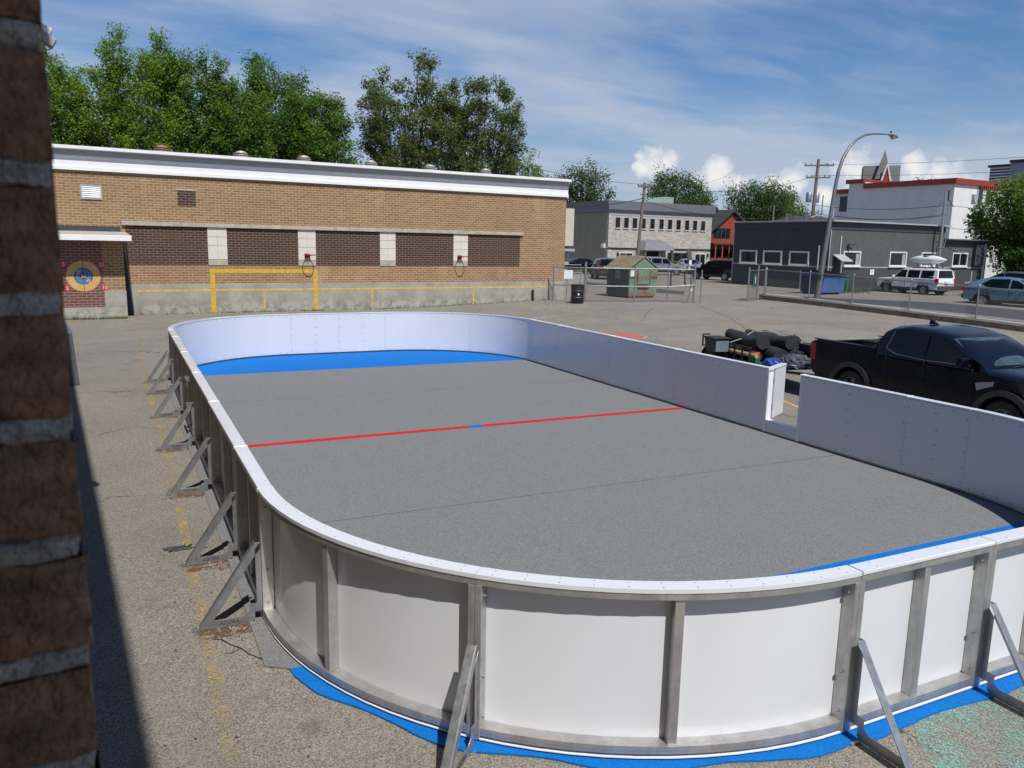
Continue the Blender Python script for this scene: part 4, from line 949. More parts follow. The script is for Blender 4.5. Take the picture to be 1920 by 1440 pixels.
def kayak():
    t = thing('kayak', 'white kayak lying upside up on the roof rack of the white off-roader', 'kayak', (48.05, 31.8, .25), radians(87))
    m = MB(); n = 18; sec = 12; vs = []
    for i in range(n+1):
        f = -1+2*i/n; w = .36*(1-abs(f)**2.6)+.004; h = .29*(1-abs(f)**2.4)+.012; z = 2.17+.04*f*f
        for k in range(sec):
            a = 2*pi*k/sec; vs.append((-.75+1.3*f, -.05+w*cos(a), z+h*sin(a)*(1.0 if sin(a) > 0 else .9)))
    fs = [(i*sec+k, i*sec+(k+1) % sec, (i+1)*sec+(k+1) % sec, (i+1)*sec+k) for i in range(n) for k in range(sec)]+[tuple(range(sec)), tuple(range(n*sec, (n+1)*sec))]
    m.add(vs, fs); m.build('hull', mk('kayak_white', (.62, .66, .66), .35), t, smooth=60)
    c = MB(); c.lathe([(.26, 0), (.28, .02), (.24, .04), (.22, .0)], (-.75, -.05, 2.42), 'z', 20); c.build('cockpit_rim', black_plastic, t, smooth=60)
kayak()
def rack():
    r = MB()
    for x in (-.25, -1.15):
        r.box((x-.02, -.62, 1.68), (x+.02, .62, 1.73)); r.tube([(x, -.30, 1.73), (x+.03, -.40, 2.02)], .016, 6); r.tube([(x, .16, 1.73), (x-.03, .30, 2.02)], .016, 6); r.tube([(x-.16, -.30, 1.73), (x-.12, -.40, 2.02)], .016, 6)
    r.build('roof_rack', black_plastic, suv)
rack()

def truck():
    navy = mk('paint_midnight', (.0016, .002, .006), .22, 0, var=.04, sc=1, coat=.22, spec=.2)
    L = dict(L=5.35, W=1.86, r=.39, axf=1.72, axr=-1.50, sill=.48, belt=1.20, tumble=.17, taper=.12, flare=.10, flout=.045, clad=.02, flaremat=mk('flare_black', (.028, .028, .03), .55),
        top=[(-2.63, .60), (-2.60, .80), (-1.05, .80), (-1.03, 1.22), (1.05, 1.22), (1.45, 1.23), (2.15, 1.16), (2.55, 1.02), (2.66, .80)],
        cab=[(-1.08, 1.14), (1.38, 1.14), (1.25, 1.25), (.80, 1.51), (.42, 1.68), (.1, 1.745), (-.40, 1.77), (-.72, 1.74), (-.88, 1.66), (-1.02, 1.30)],
        win=[[(1.02, 1.25), (.18, 1.22), (.18, 1.63), (.48, 1.57), (.74, 1.44)], [(.10, 1.22), (-.50, 1.25), (-.72, 1.32), (-.62, 1.64), (.10, 1.65)]],
        ws=((1.30, 1.22), (.44, 1.665)), rw=((-1.03, 1.28), (-.86, 1.68)), seams=[(1.10, 1.2), (.14, 1.2), (-.70, 1.2)], handles=[(.28, 1.06), (-.60, 1.06)], mirror=(.98, 1.30),
        tail=(-2.66, -2.50, .84, 1.21, .10), head=(2.35, 2.62, .86, 1.02, .42), rimm=galv_dull, spokes=6, bumpm=black_plastic, wsm=glass_wind, platez=.62)
    h = radians(-98); fx, fy = cos(h), sin(h); rxp, ryp = 14.55, 10.02      # rear axle point
    t = vehicle('pickup_truck', 'black crew-cab pickup parked beside the rink with its tailgate end by the trailer', 'pickup truck', (rxp+1.50*fx, ryp+1.50*fy, -.16), h, L, navy)
    hw = .93
    for s in (-1, 1):
        m = MB(); P = [(-2.62, .70), (-1.50-.47, .70)]
        poly = [(-2.63, .62), (-2.02, .62)]+[(x, z) for x, z in arcpts(-1.5, .39, .50, 150, 30, 10)]+[(-1.0, .62), (-1.0, 1.27), (-2.50, 1.27), (-2.62, 1.23)]
        m.prism([(x, s*(hw-.075), z) for x, z in poly], (0, s*.078, 0)); m.build('bed_side', navy, t, bevel=.02)
        MB().box((-2.60, s*(hw-.10), 1.275), (-1.02, s*(hw-.002), 1.292)).build('bed_rail_cap', black_plastic, t, bevel=.006)
    MB().box((-2.64, -hw+.08, .66), (-2.58, hw-.08, 1.22)).build('tailgate', navy, t, bevel=.015)
    MB().box((-1.035, -hw+.12, .8), (-1.0, hw-.12, 1.28)).build('bed_front', navy, t)
    MB().box((-2.57, -hw+.08, .805), (-1.04, hw-.08, .83)).build('bed_floor', black_plastic, t)
    f = MB(); f.prism([(-.62, -.012, 1.755), (-.40, -.012, 1.77), (-.56, -.012, 1.855), (-.60, -.012, 1.85)], (0, .024, 0)); f.build('antenna', black_plastic, t, bevel=.006)
    e = MB(); e.prism([(1.18, -hw-.002, .98), (1.52, -hw-.002, 1.05), (1.50, -hw-.002, .97), (1.22, -hw-.002, .86)], (0, .008, 0)); e.build('fender_vent', grey_trim, t)
    for s in (-1, 1): MB().box((2.16, s*(hw+.02), .80), (2.26, s*(hw+.052), .88)).build('side_marker', lamp_amber, t, bevel=.01)
    w = MB()
    for s in (-1, 1):
        w.tube([(1.05, s*.05, 1.28) if False else (1.34, -.55*s+.25, 1.235), (1.27, -.02*s+.3, 1.262)], .010, 6)
    w.build('wiper', black_plastic, t)
    for s in (-1, 1):
        g = MB(); zz = [(1.04, 1.235), (.14, 1.205), (-.52, 1.235), (-.75, 1.315), (-.64, 1.65)]
        hz = lambda z: lerp(.90, .76, (z-1.20)/.63)
        g.tube([(x, s*(hz(z)+.008), z) for x, z in zz], .006, 6); g.build('window_trim', galv_dull, t)
    # toolbox in the bed
    c = thing('toolbox', 'black toolbox standing in the pickup bed behind the cab', 'toolbox', (rxp+.30*fx+.35*fy, ryp+.30*fy-.35*fx, .69), h)
    MB().box((-.16, -.50, 0), (.14, .20, .50)).build('case', black_plastic, c, bevel=.03); MB().box((-.17, -.51, .505), (.15, .21, .55)).build('lid', black_plastic, c, bevel=.015)
truck()

def trailer():
    h = radians(98-180); rz = radians(-10)
    # trailer local: x forward (towards the truck), y left
    ox, oy = 14.5, 13.1; a = radians(-104)
    t = thing('utility_trailer', 'black open utility trailer with low side rails behind the pickup', 'trailer', (ox, oy, -.06), a)
    L2, hw = 1.25, .80; zf = .44
    MB().box((-L2, -hw, zf-.05), (L2, hw, zf), mk('deck', (.05, .045, .04), .8)).build('deck', black_metal, t)
    f = MB()
    for s, xa, xb in ((-1, -.45, .55), (1, -L2, L2)):
        f.box((xa, s*hw-.02, zf+.33), (xb, s*hw+.02, zf+.37)); f.box((-L2, s*hw-.025, zf-.10), (L2, s*hw+.025, zf+.0))
        n_ = 3 if s < 0 else 6
        for k in range(n_+1): x = xa+.02+(xb-xa-.04)*k/n_; f.box((x-.015, s*hw-.015, zf), (x+.015, s*hw+.015, zf+.33))
    for x in (-L2,):
        f.box((x-.02, -hw+.02, zf+.33), (x+.02, hw-.02, zf+.37))
        for k in range(1, 4): y = -hw+2*hw*k/4; f.box((x-.012, y-.012, zf), (x+.012, y+.012, zf+.33))
    f.box((-L2-.03, -hw-.20, zf+.18), (-L2+.01, -hw, zf+.21)); f.box((-L2-.03, -hw-.20, zf+.21), (-L2+.0, -hw-.17, zf+.48)); f.box((-L2-.03, -hw-.17, zf+.45), (-L2+.0, -hw, zf+.48))
    f.build('side_rail', black_metal, t)
    for s in (-1, 1):
        wheel(t, -.80, s*(hw+.16), .31, .18, galv_dull, 5)
        m = MB(); cx = -.80; P0 = arcpts(cx, .31, .36, 0, 180, 10); P1 = arcpts(cx, .31, .38, 0, 180, 10)
        for k in range(10): m.prism([(P0[k][0], s*(hw+.04), P0[k][1]), (P0[k+1][0], s*(hw+.04), P0[k+1][1]), (P1[k+1][0], s*(hw+.04), P1[k+1][1]), (P1[k][0], s*(hw+.04), P1[k][1])], (0, s*.24, 0))
        m.build('mudguard', black_metal, t)
    d = MB(); d.tube([(L2, -.5, zf-.06), (L2+.95, 0, zf-.06)], .035, 6); d.tube([(L2, .5, zf-.06), (L2+.95, 0, zf-.06)], .035, 6); d.tube([(L2+.75, 0, zf-.4), (L2+.75, 0, zf+.3)], .028, 8); d.box((L2+.9, -.05, zf-.08), (L2+1.15, .05, zf+.0)); d.build('drawbar', black_metal, t)
    ca, sa = cos(a), sin(a)
    def wp(x, y, z): return (ox+x*ca-y*sa, oy+x*sa+y*ca, -.06+z)
    # rolled mats strapped on the deck
    rolls = [(-.50, .17, 'thick black rolled mat at the bottom near rail of the trailer'), (-.10, .19, 'black rolled mat in the middle of the trailer load'), (.28, .18, 'black rolled mat second from the far rail of the trailer'), (.60, .15, 'thin black rolled mat along the far rail of the trailer'),
             (-.28, .18, 'upper black rolled mat nearest the rink with a grey spiral end'), (.10, .17, 'upper black rolled mat in the middle of the load'), (.44, .16, 'upper black rolled mat nearest the far rail')]
    for i, (y, r, lab) in enumerate(rolls):
        z = zf+r if i < 4 else zf+.46; x0 = (-1.30, -1.25, -1.1, -1.3, -1.15, -1.0, -.85)[i]; x1 = (.35, .80, .95, .9, .45, .62, .5)[i]
        o = thing('rolled_mat', lab, 'rolled mat', wp(x0, y, z), a+radians((1.5, -2, 2, 0, -5, 3, -3)[i]), 'rolled mats on the trailer'); m = MB(); n = 12; vs = []; rr = random.Random(i)
        for k in range(n+1):
            f_ = k/n; sg = -.045*sin(pi*f_)*(1 if i > 3 else 0)+.012*sin(f_*9+i)
            for j in range(16):
                aa = 2*pi*j/16; rad = r*(1+.07*sin(2*aa+k*.5+i)+.03*sin(5*aa-k+i)); vs.append(((x1-x0)*f_, rad*cos(aa), sg+rad*.86*sin(aa)+rr.uniform(-.006, .006)))
        m.add(vs, [(k*16+j, k*16+(j+1) % 16, (k+1)*16+(j+1) % 16, (k+1)*16+j) for k in range(n) for j in range(16)]+[tuple(range(16)), tuple(range(n*16, (n+1)*16))], dark_cloth)
        m.build('roll', dark_cloth, o, smooth=50)
        s = MB(); pts = []
        for k in range(60):
            aa = k*.32; q_ = .03+(r-.045)*k/60; pts.append((-.012, q_*cos(aa), q_*.86*sin(aa)))
        s.tube(pts, .012, 5, mk('spiral_grey', (.16, .155, .14), .8)); s.build('spiral_end', MATS['spiral_grey'], o)
    sp = MB(); pts = [(-.38, -hw, zf+.35), (-.30, -.5, zf+.46), (-.16, -.3, zf+.645), (.12, .1, zf+.64), (.30, .44, zf+.625), (.45, hw, zf+.36)]
    for p0, p1 in zip(pts[:-1], pts[1:]):
        p0, p1 = Vector(p0), Vector(p1); dd = (p1-p0); sp.obox((p0+p1)/2+Vector((0, 0, .012)), dd/2, Vector((.022, 0, 0)), Vector((0, 0, .003)))
    so = thing('load_strap', 'pale grey strap tied across the rolled mats', 'strap', wp(0, 0, zf), a); ob = sp.build('webbing', mk('strap_grey', (.36, .34, .29), .8), so)
    for v in ob.data.vertices: v.co.z -= zf
    so2 = thing('cargo_box', 'dark blue-grey plastic box at the rear corner of the trailer', 'box', wp(-.58, -.98, .58), a)
    MB().prism([(-.22, -.18, 0), (.22, -.18, 0), (.25, -.22, .30), (-.25, -.22, .30)], (0, .40, 0), black_plastic).build('tub', black_plastic, so2, bevel=.015)
    MB().box((.26, -.20, .02), (.27, .14, .27), mk('box_blue', (.12, .17, .20), .5)).build('end_panel', MATS['box_blue'], so2)
    MB().box((-.27, -.24, .305), (.27, .20, .34)).build('lid', black_plastic, so2, bevel=.01)
    pl = thing('wood_pole', 'pale timber pole lying along the near trailer rail', 'pole', wp(-.6, -.70, zf+.16), a); MB().tube([(0, 0, 0), (1.25, 0, .02)], .05, 10).build('timber', mk('timber', (.36, .26, .15), .8, var=.2, stretch=(.5, 8, 8)), pl, smooth=60)
    tb = thing('tool_case', 'small green and red case at the front corner of the trailer', 'case', wp(.46, -.62, zf+.0), a)
    MB().box((-.10, -.08, 0), (.10, .08, .15)).build('body', mk('case_green', (.015, .13, .07), .5), tb, bevel=.015); MB().box((-.10, -.08, .152), (.10, .08, .25)).build('lid', mk('case_red', (.36, .04, .025), .5), tb, bevel=.02)
    MB().box((-.04, -.01, .251), (.04, .01, .27)).build('handle', black_plastic, tb)
    def bag(label, loc, r, mt, seed, nm='bag', sx=1.2):
        o = thing(nm, label, nm.replace('_', ' '), loc, a); bm = bmesh.new(); bmesh.ops.create_icosphere(bm, subdivisions=4, radius=r); rr = random.Random(seed)
        ks = [(Vector((rr.gauss(0, 1), rr.gauss(0, 1), rr.gauss(0, 1))).normalized()*rr.uniform(6, 18)/r*.2, rr.random()*6) for _ in range(9)]
        for v in bm.verts:
            n = v.co.normalized(); d = sum(abs(sin(k.dot(v.co)*3+p))*.05 for k, p in ks)*r; v.co += n*(d*1.8-.35*r); v.co += Vector((rr.uniform(-1, 1), rr.uniform(-1, 1), rr.uniform(-1, 1)))*.055*r; v.co.x *= sx*1.15; v.co.z *= .62; v.co.z = max(-.25*r, v.co.z)+.25*r
        me = bpy.data.meshes.new('crumpled_bag'); bm.to_mesh(me); bm.free(); me.materials.append(mt); c = bpy.data.objects.new('crumpled_bag', me); S.collection.objects.link(c); c.parent = o; return o
    bag('crumpled blue plastic bag at the front of the trailer', wp(.86, -.40, zf+.0), .17, mk('bag_blue', (.03, .07, .30), .3, var=.3), 3)
    bag('crumpled silver foil sheeting next to the pickup tailgate', wp(1.12, .0, zf+.0), .28, mk('foil', (.22, .23, .25), .22, .7, var=.5, sc=9), 5, 'foil_sheet')
    bag('black bin bag lying on the drawbar end of the trailer', wp(1.25, .45, zf+.0), .22, black_plastic, 8)
    c2 = thing('tool_chest', 'black flat chest on the far front of the trailer', 'chest', wp(1.0, .55, zf+.30), a); MB().box((-.32, -.22, 0), (.32, .22, .14)).build('case', black_plastic, c2, bevel=.02); MB().box((-.33, -.23, .142), (.33, .23, .17)).build('lid', black_plastic, c2, bevel=.01)
trailer()
def cord():
    t = thing('cord', 'small tangle of grey cord lying on the asphalt by the rink', 'cord', rk(.37, 7.9))
    rnd = random.Random(2); pts = []
    for k in range(70):
        a = k*.45; r = .055+.02*sin(k*.9); pts.append((-.05+r*1.5*cos(a)+k*.0016, r*cos(a*1.7+1)*.9, .008+.006*abs(sin(k))))
    for k in range(8): pts.append((.10+.022*k, -.01-.012*k+.01*sin(k), .008))
    MB().tube(pts, .0045, 5).build('loop', mk('cord_grey', (.05, .055, .06), .6), t, smooth=60)
cord()
def crack_cord():
    t = thing('twig', 'thin dark twig on the asphalt by the corner of the grey mat', 'twig', rk(.66, 5.55))
    pts = [(-.16, .38, .006), (-.10, .34, .01), (-.06, .24, .006), (.0, .14, .01), (.04, .02, .006), (.12, -.12, .01), (.16, -.2, .006)]
    MB().tube([(x, y, z) for x, y, z in pts], .003, 5).build('stem', black_rubber, t); MB().tube([(0, .14, .01), (-.07, .10, .008), (-.12, .12, .006)], .002, 5).build('side_shoot', black_rubber, t)
crack_cord()

# ------------------------------------------------------------------ fences
wire = mk('chain_wire', (.17, .175, .18), .5, .6)
def mesh_panel(p0, p1, z0, z1, parent, zf0=0, zf1=0, pitch=.085, r=.0032):
    """chain-link infill between two points: crossed diagonal wires"""
    p0, p1 = Vector((p0[0], p0[1])), Vector((p1[0], p1[1])); d = p1-p0; L = d.length; d /= L; n = Vector((-d.y, d.x)); h = z1-z0; m = MB()
    def P(u, z): f = u/L; zz = lerp(zf0, zf1, f); q = p0+d*u; return Vector((q.x, q.y, zz+z))
    for sgn in (1, -1):
        k = -h
        while k < L:
            u0, u1 = k, k+h; za, zb = (z0, z1) if sgn > 0 else (z1, z0)
            if u0 < 0: za = za+(zb-za)*(-u0/h); u0 = 0
            if u1 > L: zb = zb-(zb-za)*((u1-L)/max(1e-6, (u1-u0))); u1 = L
            if u1-u0 > .02:
                a, b = P(u0, za), P(u1, zb); o = Vector((n.x, n.y, 0))*r*(1 if sgn > 0 else -1); ax = (b-a).normalized(); s = ax.cross(Vector((n.x, n.y, 0))).normalized()*r
                m.add([a+o, a+s, a-s, b+o, b+s, b-s], [(0, 1, 4, 3), (1, 2, 5, 4), (2, 0, 3, 5)])
            k += pitch
    return m.build('chain_link', wire, parent, fixn=False)
def right_fence():
    x = 32.72
    k = tag(MB().add(*(lambda ys: ([(xx, y, zz) for y in ys for xx, zz in ((32.5, gz(32.5, y)-.3), (32.5, gz(32.5, y)+.22), (32.95, gz(32.5, y)+.24), (32.95, -.3))],
        [(4*i+j, 4*i+j+1, 4*i+5+j, 4*i+4+j) for i in range(len(ys)-1) for j in range(3)]+[(0, 1, 2, 3)]))([30.2-i*1.2 for i in range(38)])).build('kerb', concrete_kerb, smooth=30), kind='structure')
    t = thing('chain_link_fence', 'long galvanised chain-link fence on a low concrete kerb along the lane', 'fence', (x, 20, 0))
    ys = [30.0, 27.2, 24.7, 21.78, 18.80, 15.9, 13.0, 10.1, 7.2, 4.3]
    def zt(y): return gz(32.5, y)+.23
    for i, y in enumerate(ys):
        m = MB(); m.tube([(0, y-20, zt(y)-.1), (0, y-20, zt(y)+1.38)], .030 if i else .04, 10); m.lathe([(.04, zt(y)+1.38), (.035, zt(y)+1.41), (0, zt(y)+1.43)], (0, y-20, 0), 'z', 10); m.build('post', galv, t, smooth=50)
    for dz, r in ((1.32, .021), (.07, .016)):
        m = MB(); m.tube([(0, y-20, zt(y)+dz) for y in ys], r, 8); m.build('rail', galv if dz > 1 else white_metal, t, smooth=50)
    for a, b in zip(ys[:-1], ys[1:]): mesh_panel((0, a-20), (0, b-20), .06, 1.32, t, zt(a), zt(b))
right_fence()
def gate_fence():
    # open gate leaf and its posts at the lane
    t = thing('fence_gate', 'open chain-link gate leaf with a green oval sign at the lane', 'gate', (30.4, 29.0, .28))
    P = [(0, 0), (1.55, .85), (2.25, 1.0)]
    for i, (x, y) in enumerate(P):
        MB().tube([(x, y, -.05), (x, y, 1.72 if i != 1 else 1.80)], .035, 10).build('post', galv, t, smooth=50)
    for z in (.10, 1.55): MB().tube([(*a, z) for a in P], .02, 8).build('rail', galv, t)
    for a, b in zip(P[:-1], P[1:]): mesh_panel(a, b, .08, 1.55, t)
    s = MB(); s.obox((.85, .40, 1.05), (.24, .13, 0), (.006, -.011, 0), (0, 0, .34), mk('sign_green', (.03, .09, .06), .5)); so = s.build('sign_board', MATS['sign_green'], t)
    e = MB(); n = 24; c = Vector((.86, .38, 1.06)); ax = Vector((.88, .475, 0)).normalized(); nn = Vector((.475, -.88, 0)).normalized()*.012
    e.add([c+nn+ax*.11*cos(2*pi*k/n)+Vector((0, 0, .20*sin(2*pi*k/n))) for k in range(n)], [tuple(range(n))]); e.build('sign_oval', mk('oval_mint', (.35, .52, .44), .6), so)
gate_fence()
def entrance_fence():
    t = thing('chain_link_fence', 'tall chain-link fence section around the rusty green dumpster', 'fence', (24, 31, .25))
    def q(x, y): return (x-24, y-31)
    main = [(21.05, 32.5), (21.92, 31.1), (24.19, 30.25), (25.9, 29.85), (26.93, 29.14)]
    for i, p in enumerate(main):
        hgt = (1.72, 1.85, 1.72, 1.6, 1.95)[i]; MB().tube([(*q(*p), -.08), (*q(*p), hgt)], (.038, .055, .038, .03, .045)[i], 10).build('post', galv, t, smooth=50)
    MB().tube([(*q(22.02, 31.2), -.08), (*q(22.02, 31.2), 1.9)], .04, 10).build('post', galv, t, smooth=50)
    MB().tube([(*q(27.25, 29.0), -.08), (*q(27.25, 29.0), 1.62)], .03, 10).build('post', galv, t, smooth=50)
    for z in (1.62, .78): MB().tube([(*q(*a), z+(.08 if z < 1 and a[0] > 26.5 else 0)) for a in main], .022, 8).build('rail', galv, t, smooth=50)
    for a, b in zip(main[:-1], main[1:]): mesh_panel(q(*a), q(*b), .04, 1.62, t)
    # side gate leaf behind the barrel
    g = MB()
    for x, y in ((21.75, 33.4), (21.5, 34.6)): g.tube([(*q(x, y), 0), (*q(x, y), 1.8)], .03, 8)
    for z in (.1, .8, 1.7): g.tube([(*q(21.75, 33.4), z), (*q(22.9, 32.9), z)], .02, 8)
    g.tube([(*q(22.9, 32.9), .1), (*q(22.9, 32.9), 1.7)], .02, 8)
    g.build('side_gate', galv_dull, t)
    # hardware at the right end
    h = MB(); h.tube([(*q(26.3, 28.9), .05), (*q(26.5, 28.85), 1.0)], .02, 6); h.tube([(*q(26.9, 29.1), .9), (*q(26.2, 29.4), .85)], .02, 6); h.build('gate_bar', galv_dull, t)
entrance_fence()
def notice(x, y, z0, label, w=.34, h=.42, zt=1.1):
    t = thing('notice_sign', label, 'sign', (x, y, z0)); MB().tube([(0, 0, 0), (0, 0, zt+h)], .022, 8).build('post', galv_dull, t); MB().box((-w/2, -.035, zt), (w/2, -.023, zt+h)).build('board', white_metal, t, bevel=.004); return t
notice(22.3, 33.2, .28, 'white blank sign on two legs above the black barrel', .62, .42, .98)
ps = notice(46.2, 33.6, .3, 'small white parking sign on a thin post left of the white off-roader', .38, .34, 1.10)
text_mesh('sign_letter', 'P', .26, (0, -.037, 1.27), (radians(90), 0, 0), mk('sign_ink', (.03, .03, .04), .6), ps, .001)
for bx, by, lab, mt, tilt in ((35.8, 41.0, 'upright dark bollard on the lot right of the green dumpster', black_metal, 0), (36.9, 40.8, 'leaning dark bollard behind the right end of the fence', black_metal, .12), (33.6, 36.6, 'white-footed marker post behind the right end of the fence', galv_dull, .06)):
    b_ = thing('bollard', lab, 'bollard', (bx, by, .3), 0, 'bollards on the lot behind the fence')
    MB().tube([(0, 0, -.05), (-tilt, 0, .95)], .05, 10).build('post', mt, b_, smooth=50); MB().lathe([(.055, .0), (.065, .05), (.055, .22)], (0, 0, 0), 'z', 10).build('foot', white_metal if mt is galv_dull else black_metal, b_)
def barrel():
    t = thing('barrel', 'black steel drum standing at the foot of the chain-link fence', 'barrel', (21.25, 30.75, .24))
    m = MB(); pr = [(0, 0), (.29, 0), (.30, .02)]
    for z in (.28, .58): pr += [(.29, z-.03), (.305, z), (.29, z+.03)]
    pr += [(.30, .86), (.30, .88), (.26, .88), (.26, .82), (0, .82)]
    m.lathe(pr, (0, 0, 0), 'z', 28); m.build('drum', black_metal, t, smooth=40)
    r = MB(); pts = [(.303*cos(2*pi*k/28), .303*sin(2*pi*k/28), .30) for k in range(29)]; r.tube(pts, .008, 6, galv_dull, False); r.tube([(x, y, z+.30) for x, y, z in pts], .008, 6, galv_dull, False); r.build('hoop', galv_dull, t)
    MB().obox((-.12, -.275, .45), (.03, -.012, 0), (.002, .005, 0), (0, 0, .045)).build('sticker', white_metal, t)
barrel()
def green_dumpster():
    b = NB('rusty_green'); x, y, z = b.sep()
    base = b.mix(b.rng(b.noise(1.5, 4), .3, .7), (.12, .18, .13), (.17, .235, .175))
    rust = b.math('ADD', b.rng(z, .55, .0, 0, .45), b.math('MULTIPLY', b.rng(b.math('ABSOLUTE', b.math('SUBTRACT', z, 1.05)), .22, .0, 0, 1), .35))
    mk_ = b.rng(b.math('ADD', b.noise(3.2, 6, .7, b.map((1, 1, .6))), b.math('MULTIPLY', rust, .55)), .55, .70, 0, .9)
    c = b.mix(mk_, base, b.mix(b.noise(14, 4), (.15, .045, .02), (.28, .12, .06))); b.set('Base Color', c); b.set('Roughness', .75); b.bump(b.noise(12, 4, .7), .3, .01); rg = b.m
    dg = mk('dark_green_paint', (.028, .062, .042), .6, var=.2); tan = mk('rusty_tan', (.20, .165, .095), .8, var=.3, sc=4)
    t = thing('dumpster', 'rusty pale green roofed dumpster behind the chain-link fence', 'dumpster', (26.4, 33.25, .28))
    # body x -.85..+.85, y -.85..+.9
    MB().prism([(-.85, -.85, .1), (.85, -.85, .1), (.98, -.85, 1.1), (.98, -.85, 1.48), (-.85, -.85, 1.48)], (0, 1.9, 0), rg).build('body', rg, t, bevel=.015)
    MB().box((-.862, -.83, .1), (-.852, 1.02, 1.48), dg).build('side_sheet', dg, t)
    MB().prism([(-.85, -.85, 1.48), (.98, -.85, 1.48), (.06, -.85, 2.08)], (0, 1.9, 0), rg).build('gable', rg, t)
    MB().prism([(-.98, -.93, 1.45), (-.02, -.93, 2.10), (.03, -.93, 2.13), (-.0, -.93, 2.16), (-.06, -.93, 2.14), (-1.0, -.93, 1.48)], (0, 2.05, 0), tan).build('roof_slope', tan, t)
    MB().prism([(1.10, -.90, 1.44), (.06, -.90, 2.10), (.08, -.90, 2.14), (1.14, -.90, 1.48)], (0, 2.0, 0), rg).build('roof_slope', rg, t)
    m = MB(); m.box((-.30, -.90, .72), (.42, -.852, 1.42), rg); m.build('hatch', rg, t, bevel=.01)
    m = MB()
    for z in (1.06, 1.10): m.box((-.85, -.88, z), (.97, -.852, z+.02))
    for x in (-.36, .46): m.box((x, -.885, .7), (x+.05, -.852, 1.44))
    m.box((-.32, -.93, .55), (.45, -.852, .62)); m.build('lift_bar', mk('rust_bar', (.20, .09, .05), .8), t)
    MB().box((-.78, -.862, 1.12), (-.55, -.853, 1.42)).build('label', white_metal, t)
    MB().box((-.872, -.1, .98), (-.8625, .30, 1.42)).build('label', mk('grey_label', (.20, .23, .26), .6), t)
    for y_ in (-.8, .9): MB().box((-.8, y_, 0), (.8, y_+.1, .1)).build('skid', MATS['rust_bar'], t)
green_dumpster()
def blue_dumpster():
    bl = mk('blue_paint_dumpster', (.045, .12, .30), .5, var=.2, sc=2); dn = mk('navy_paint_dumpster', (.02, .035, .09), .5, var=.2)
    t = thing('dumpster', 'blue dumpster with white notices and a black lid by the leaning street lamp', 'dumpster', (40.45, 32.75, .3))
    MB().prism([(-.9, -.75, .12), (-.9, .8, .12), (-.9, .8, 1.30), (-.9, -.9, 1.10)], (1.9, 0, 0), bl).build('body', bl, t, bevel=.01)
    MB().box((-.912, -.74, .12), (-.902, .78, 1.12), dn).build('side_sheet', dn, t)
    l = MB(); l.prism([(-.95, -.98, 1.12), (-.95, .8, 1.32), (-.95, .8, 1.38), (-.95, -.98, 1.18)], (2.0, 0, 0), black_plastic)
    for k in range(8): l.prism([(-.9+.25*k, -.98, 1.181), (-.9+.25*k, .8, 1.381), (-.9+.25*k, .8, 1.42), (-.9+.25*k, -.98, 1.22)], (.06, 0, 0), black_plastic)
    l.build('lid', black_plastic, t)
    for x0, x1, z0, z1 in ((-.82, -.30, .55, 1.02), (-.24, .10, .62, 1.04), (.40, .75, .66, 1.02)): 
        m = MB(); m.obox(((x0+x1)/2, -.835-.0, (z0+z1)/2), ((x1-x0)/2, 0, 0), (0, .004, 0), (0, -.035, (z1-z0)/2)); m.build('notice', white_metal, t)
    for s in (-.93, 1.0): MB().box((s-.02, -.5, .7), (s+.03, .5, .85)).build('fork_pocket', dn, t)
    for s in (-.8, .8): MB().box((s, -.6, 0), (s+.1, .7, .12)).build('skid', black_metal, t)
blue_dumpster()
def wheelie():
    gr = mk('bin_green', (.03, .13, .045), .5, var=.15)
    t = thing('wheelie_bin', 'green wheeled bin between the blue dumpster and the grey wall', 'bin', (42.75, 33.1, .3))
    MB().prism([(-.24, -.26, .05), (.24, -.26, .05), (.29, -.32, .98), (-.29, -.32, .98)], (0, .58, 0), gr).build('body', gr, t, bevel=.02)
    MB().box((-.32, -.36, .985), (.32, .32, 1.05)).build('lid', gr, t, bevel=.02)
    m = MB()
    for s in (-1, 1): m.lathe([(.10, -.03), (.10, .03)], (s*.25, .28, .10), 'x', 16)
    m.build('wheel', black_rubber, t)
    MB().box((-.07, -.325, .15), (.0, -.30, .8)).build('front_rib', black_plastic, t)
wheelie()

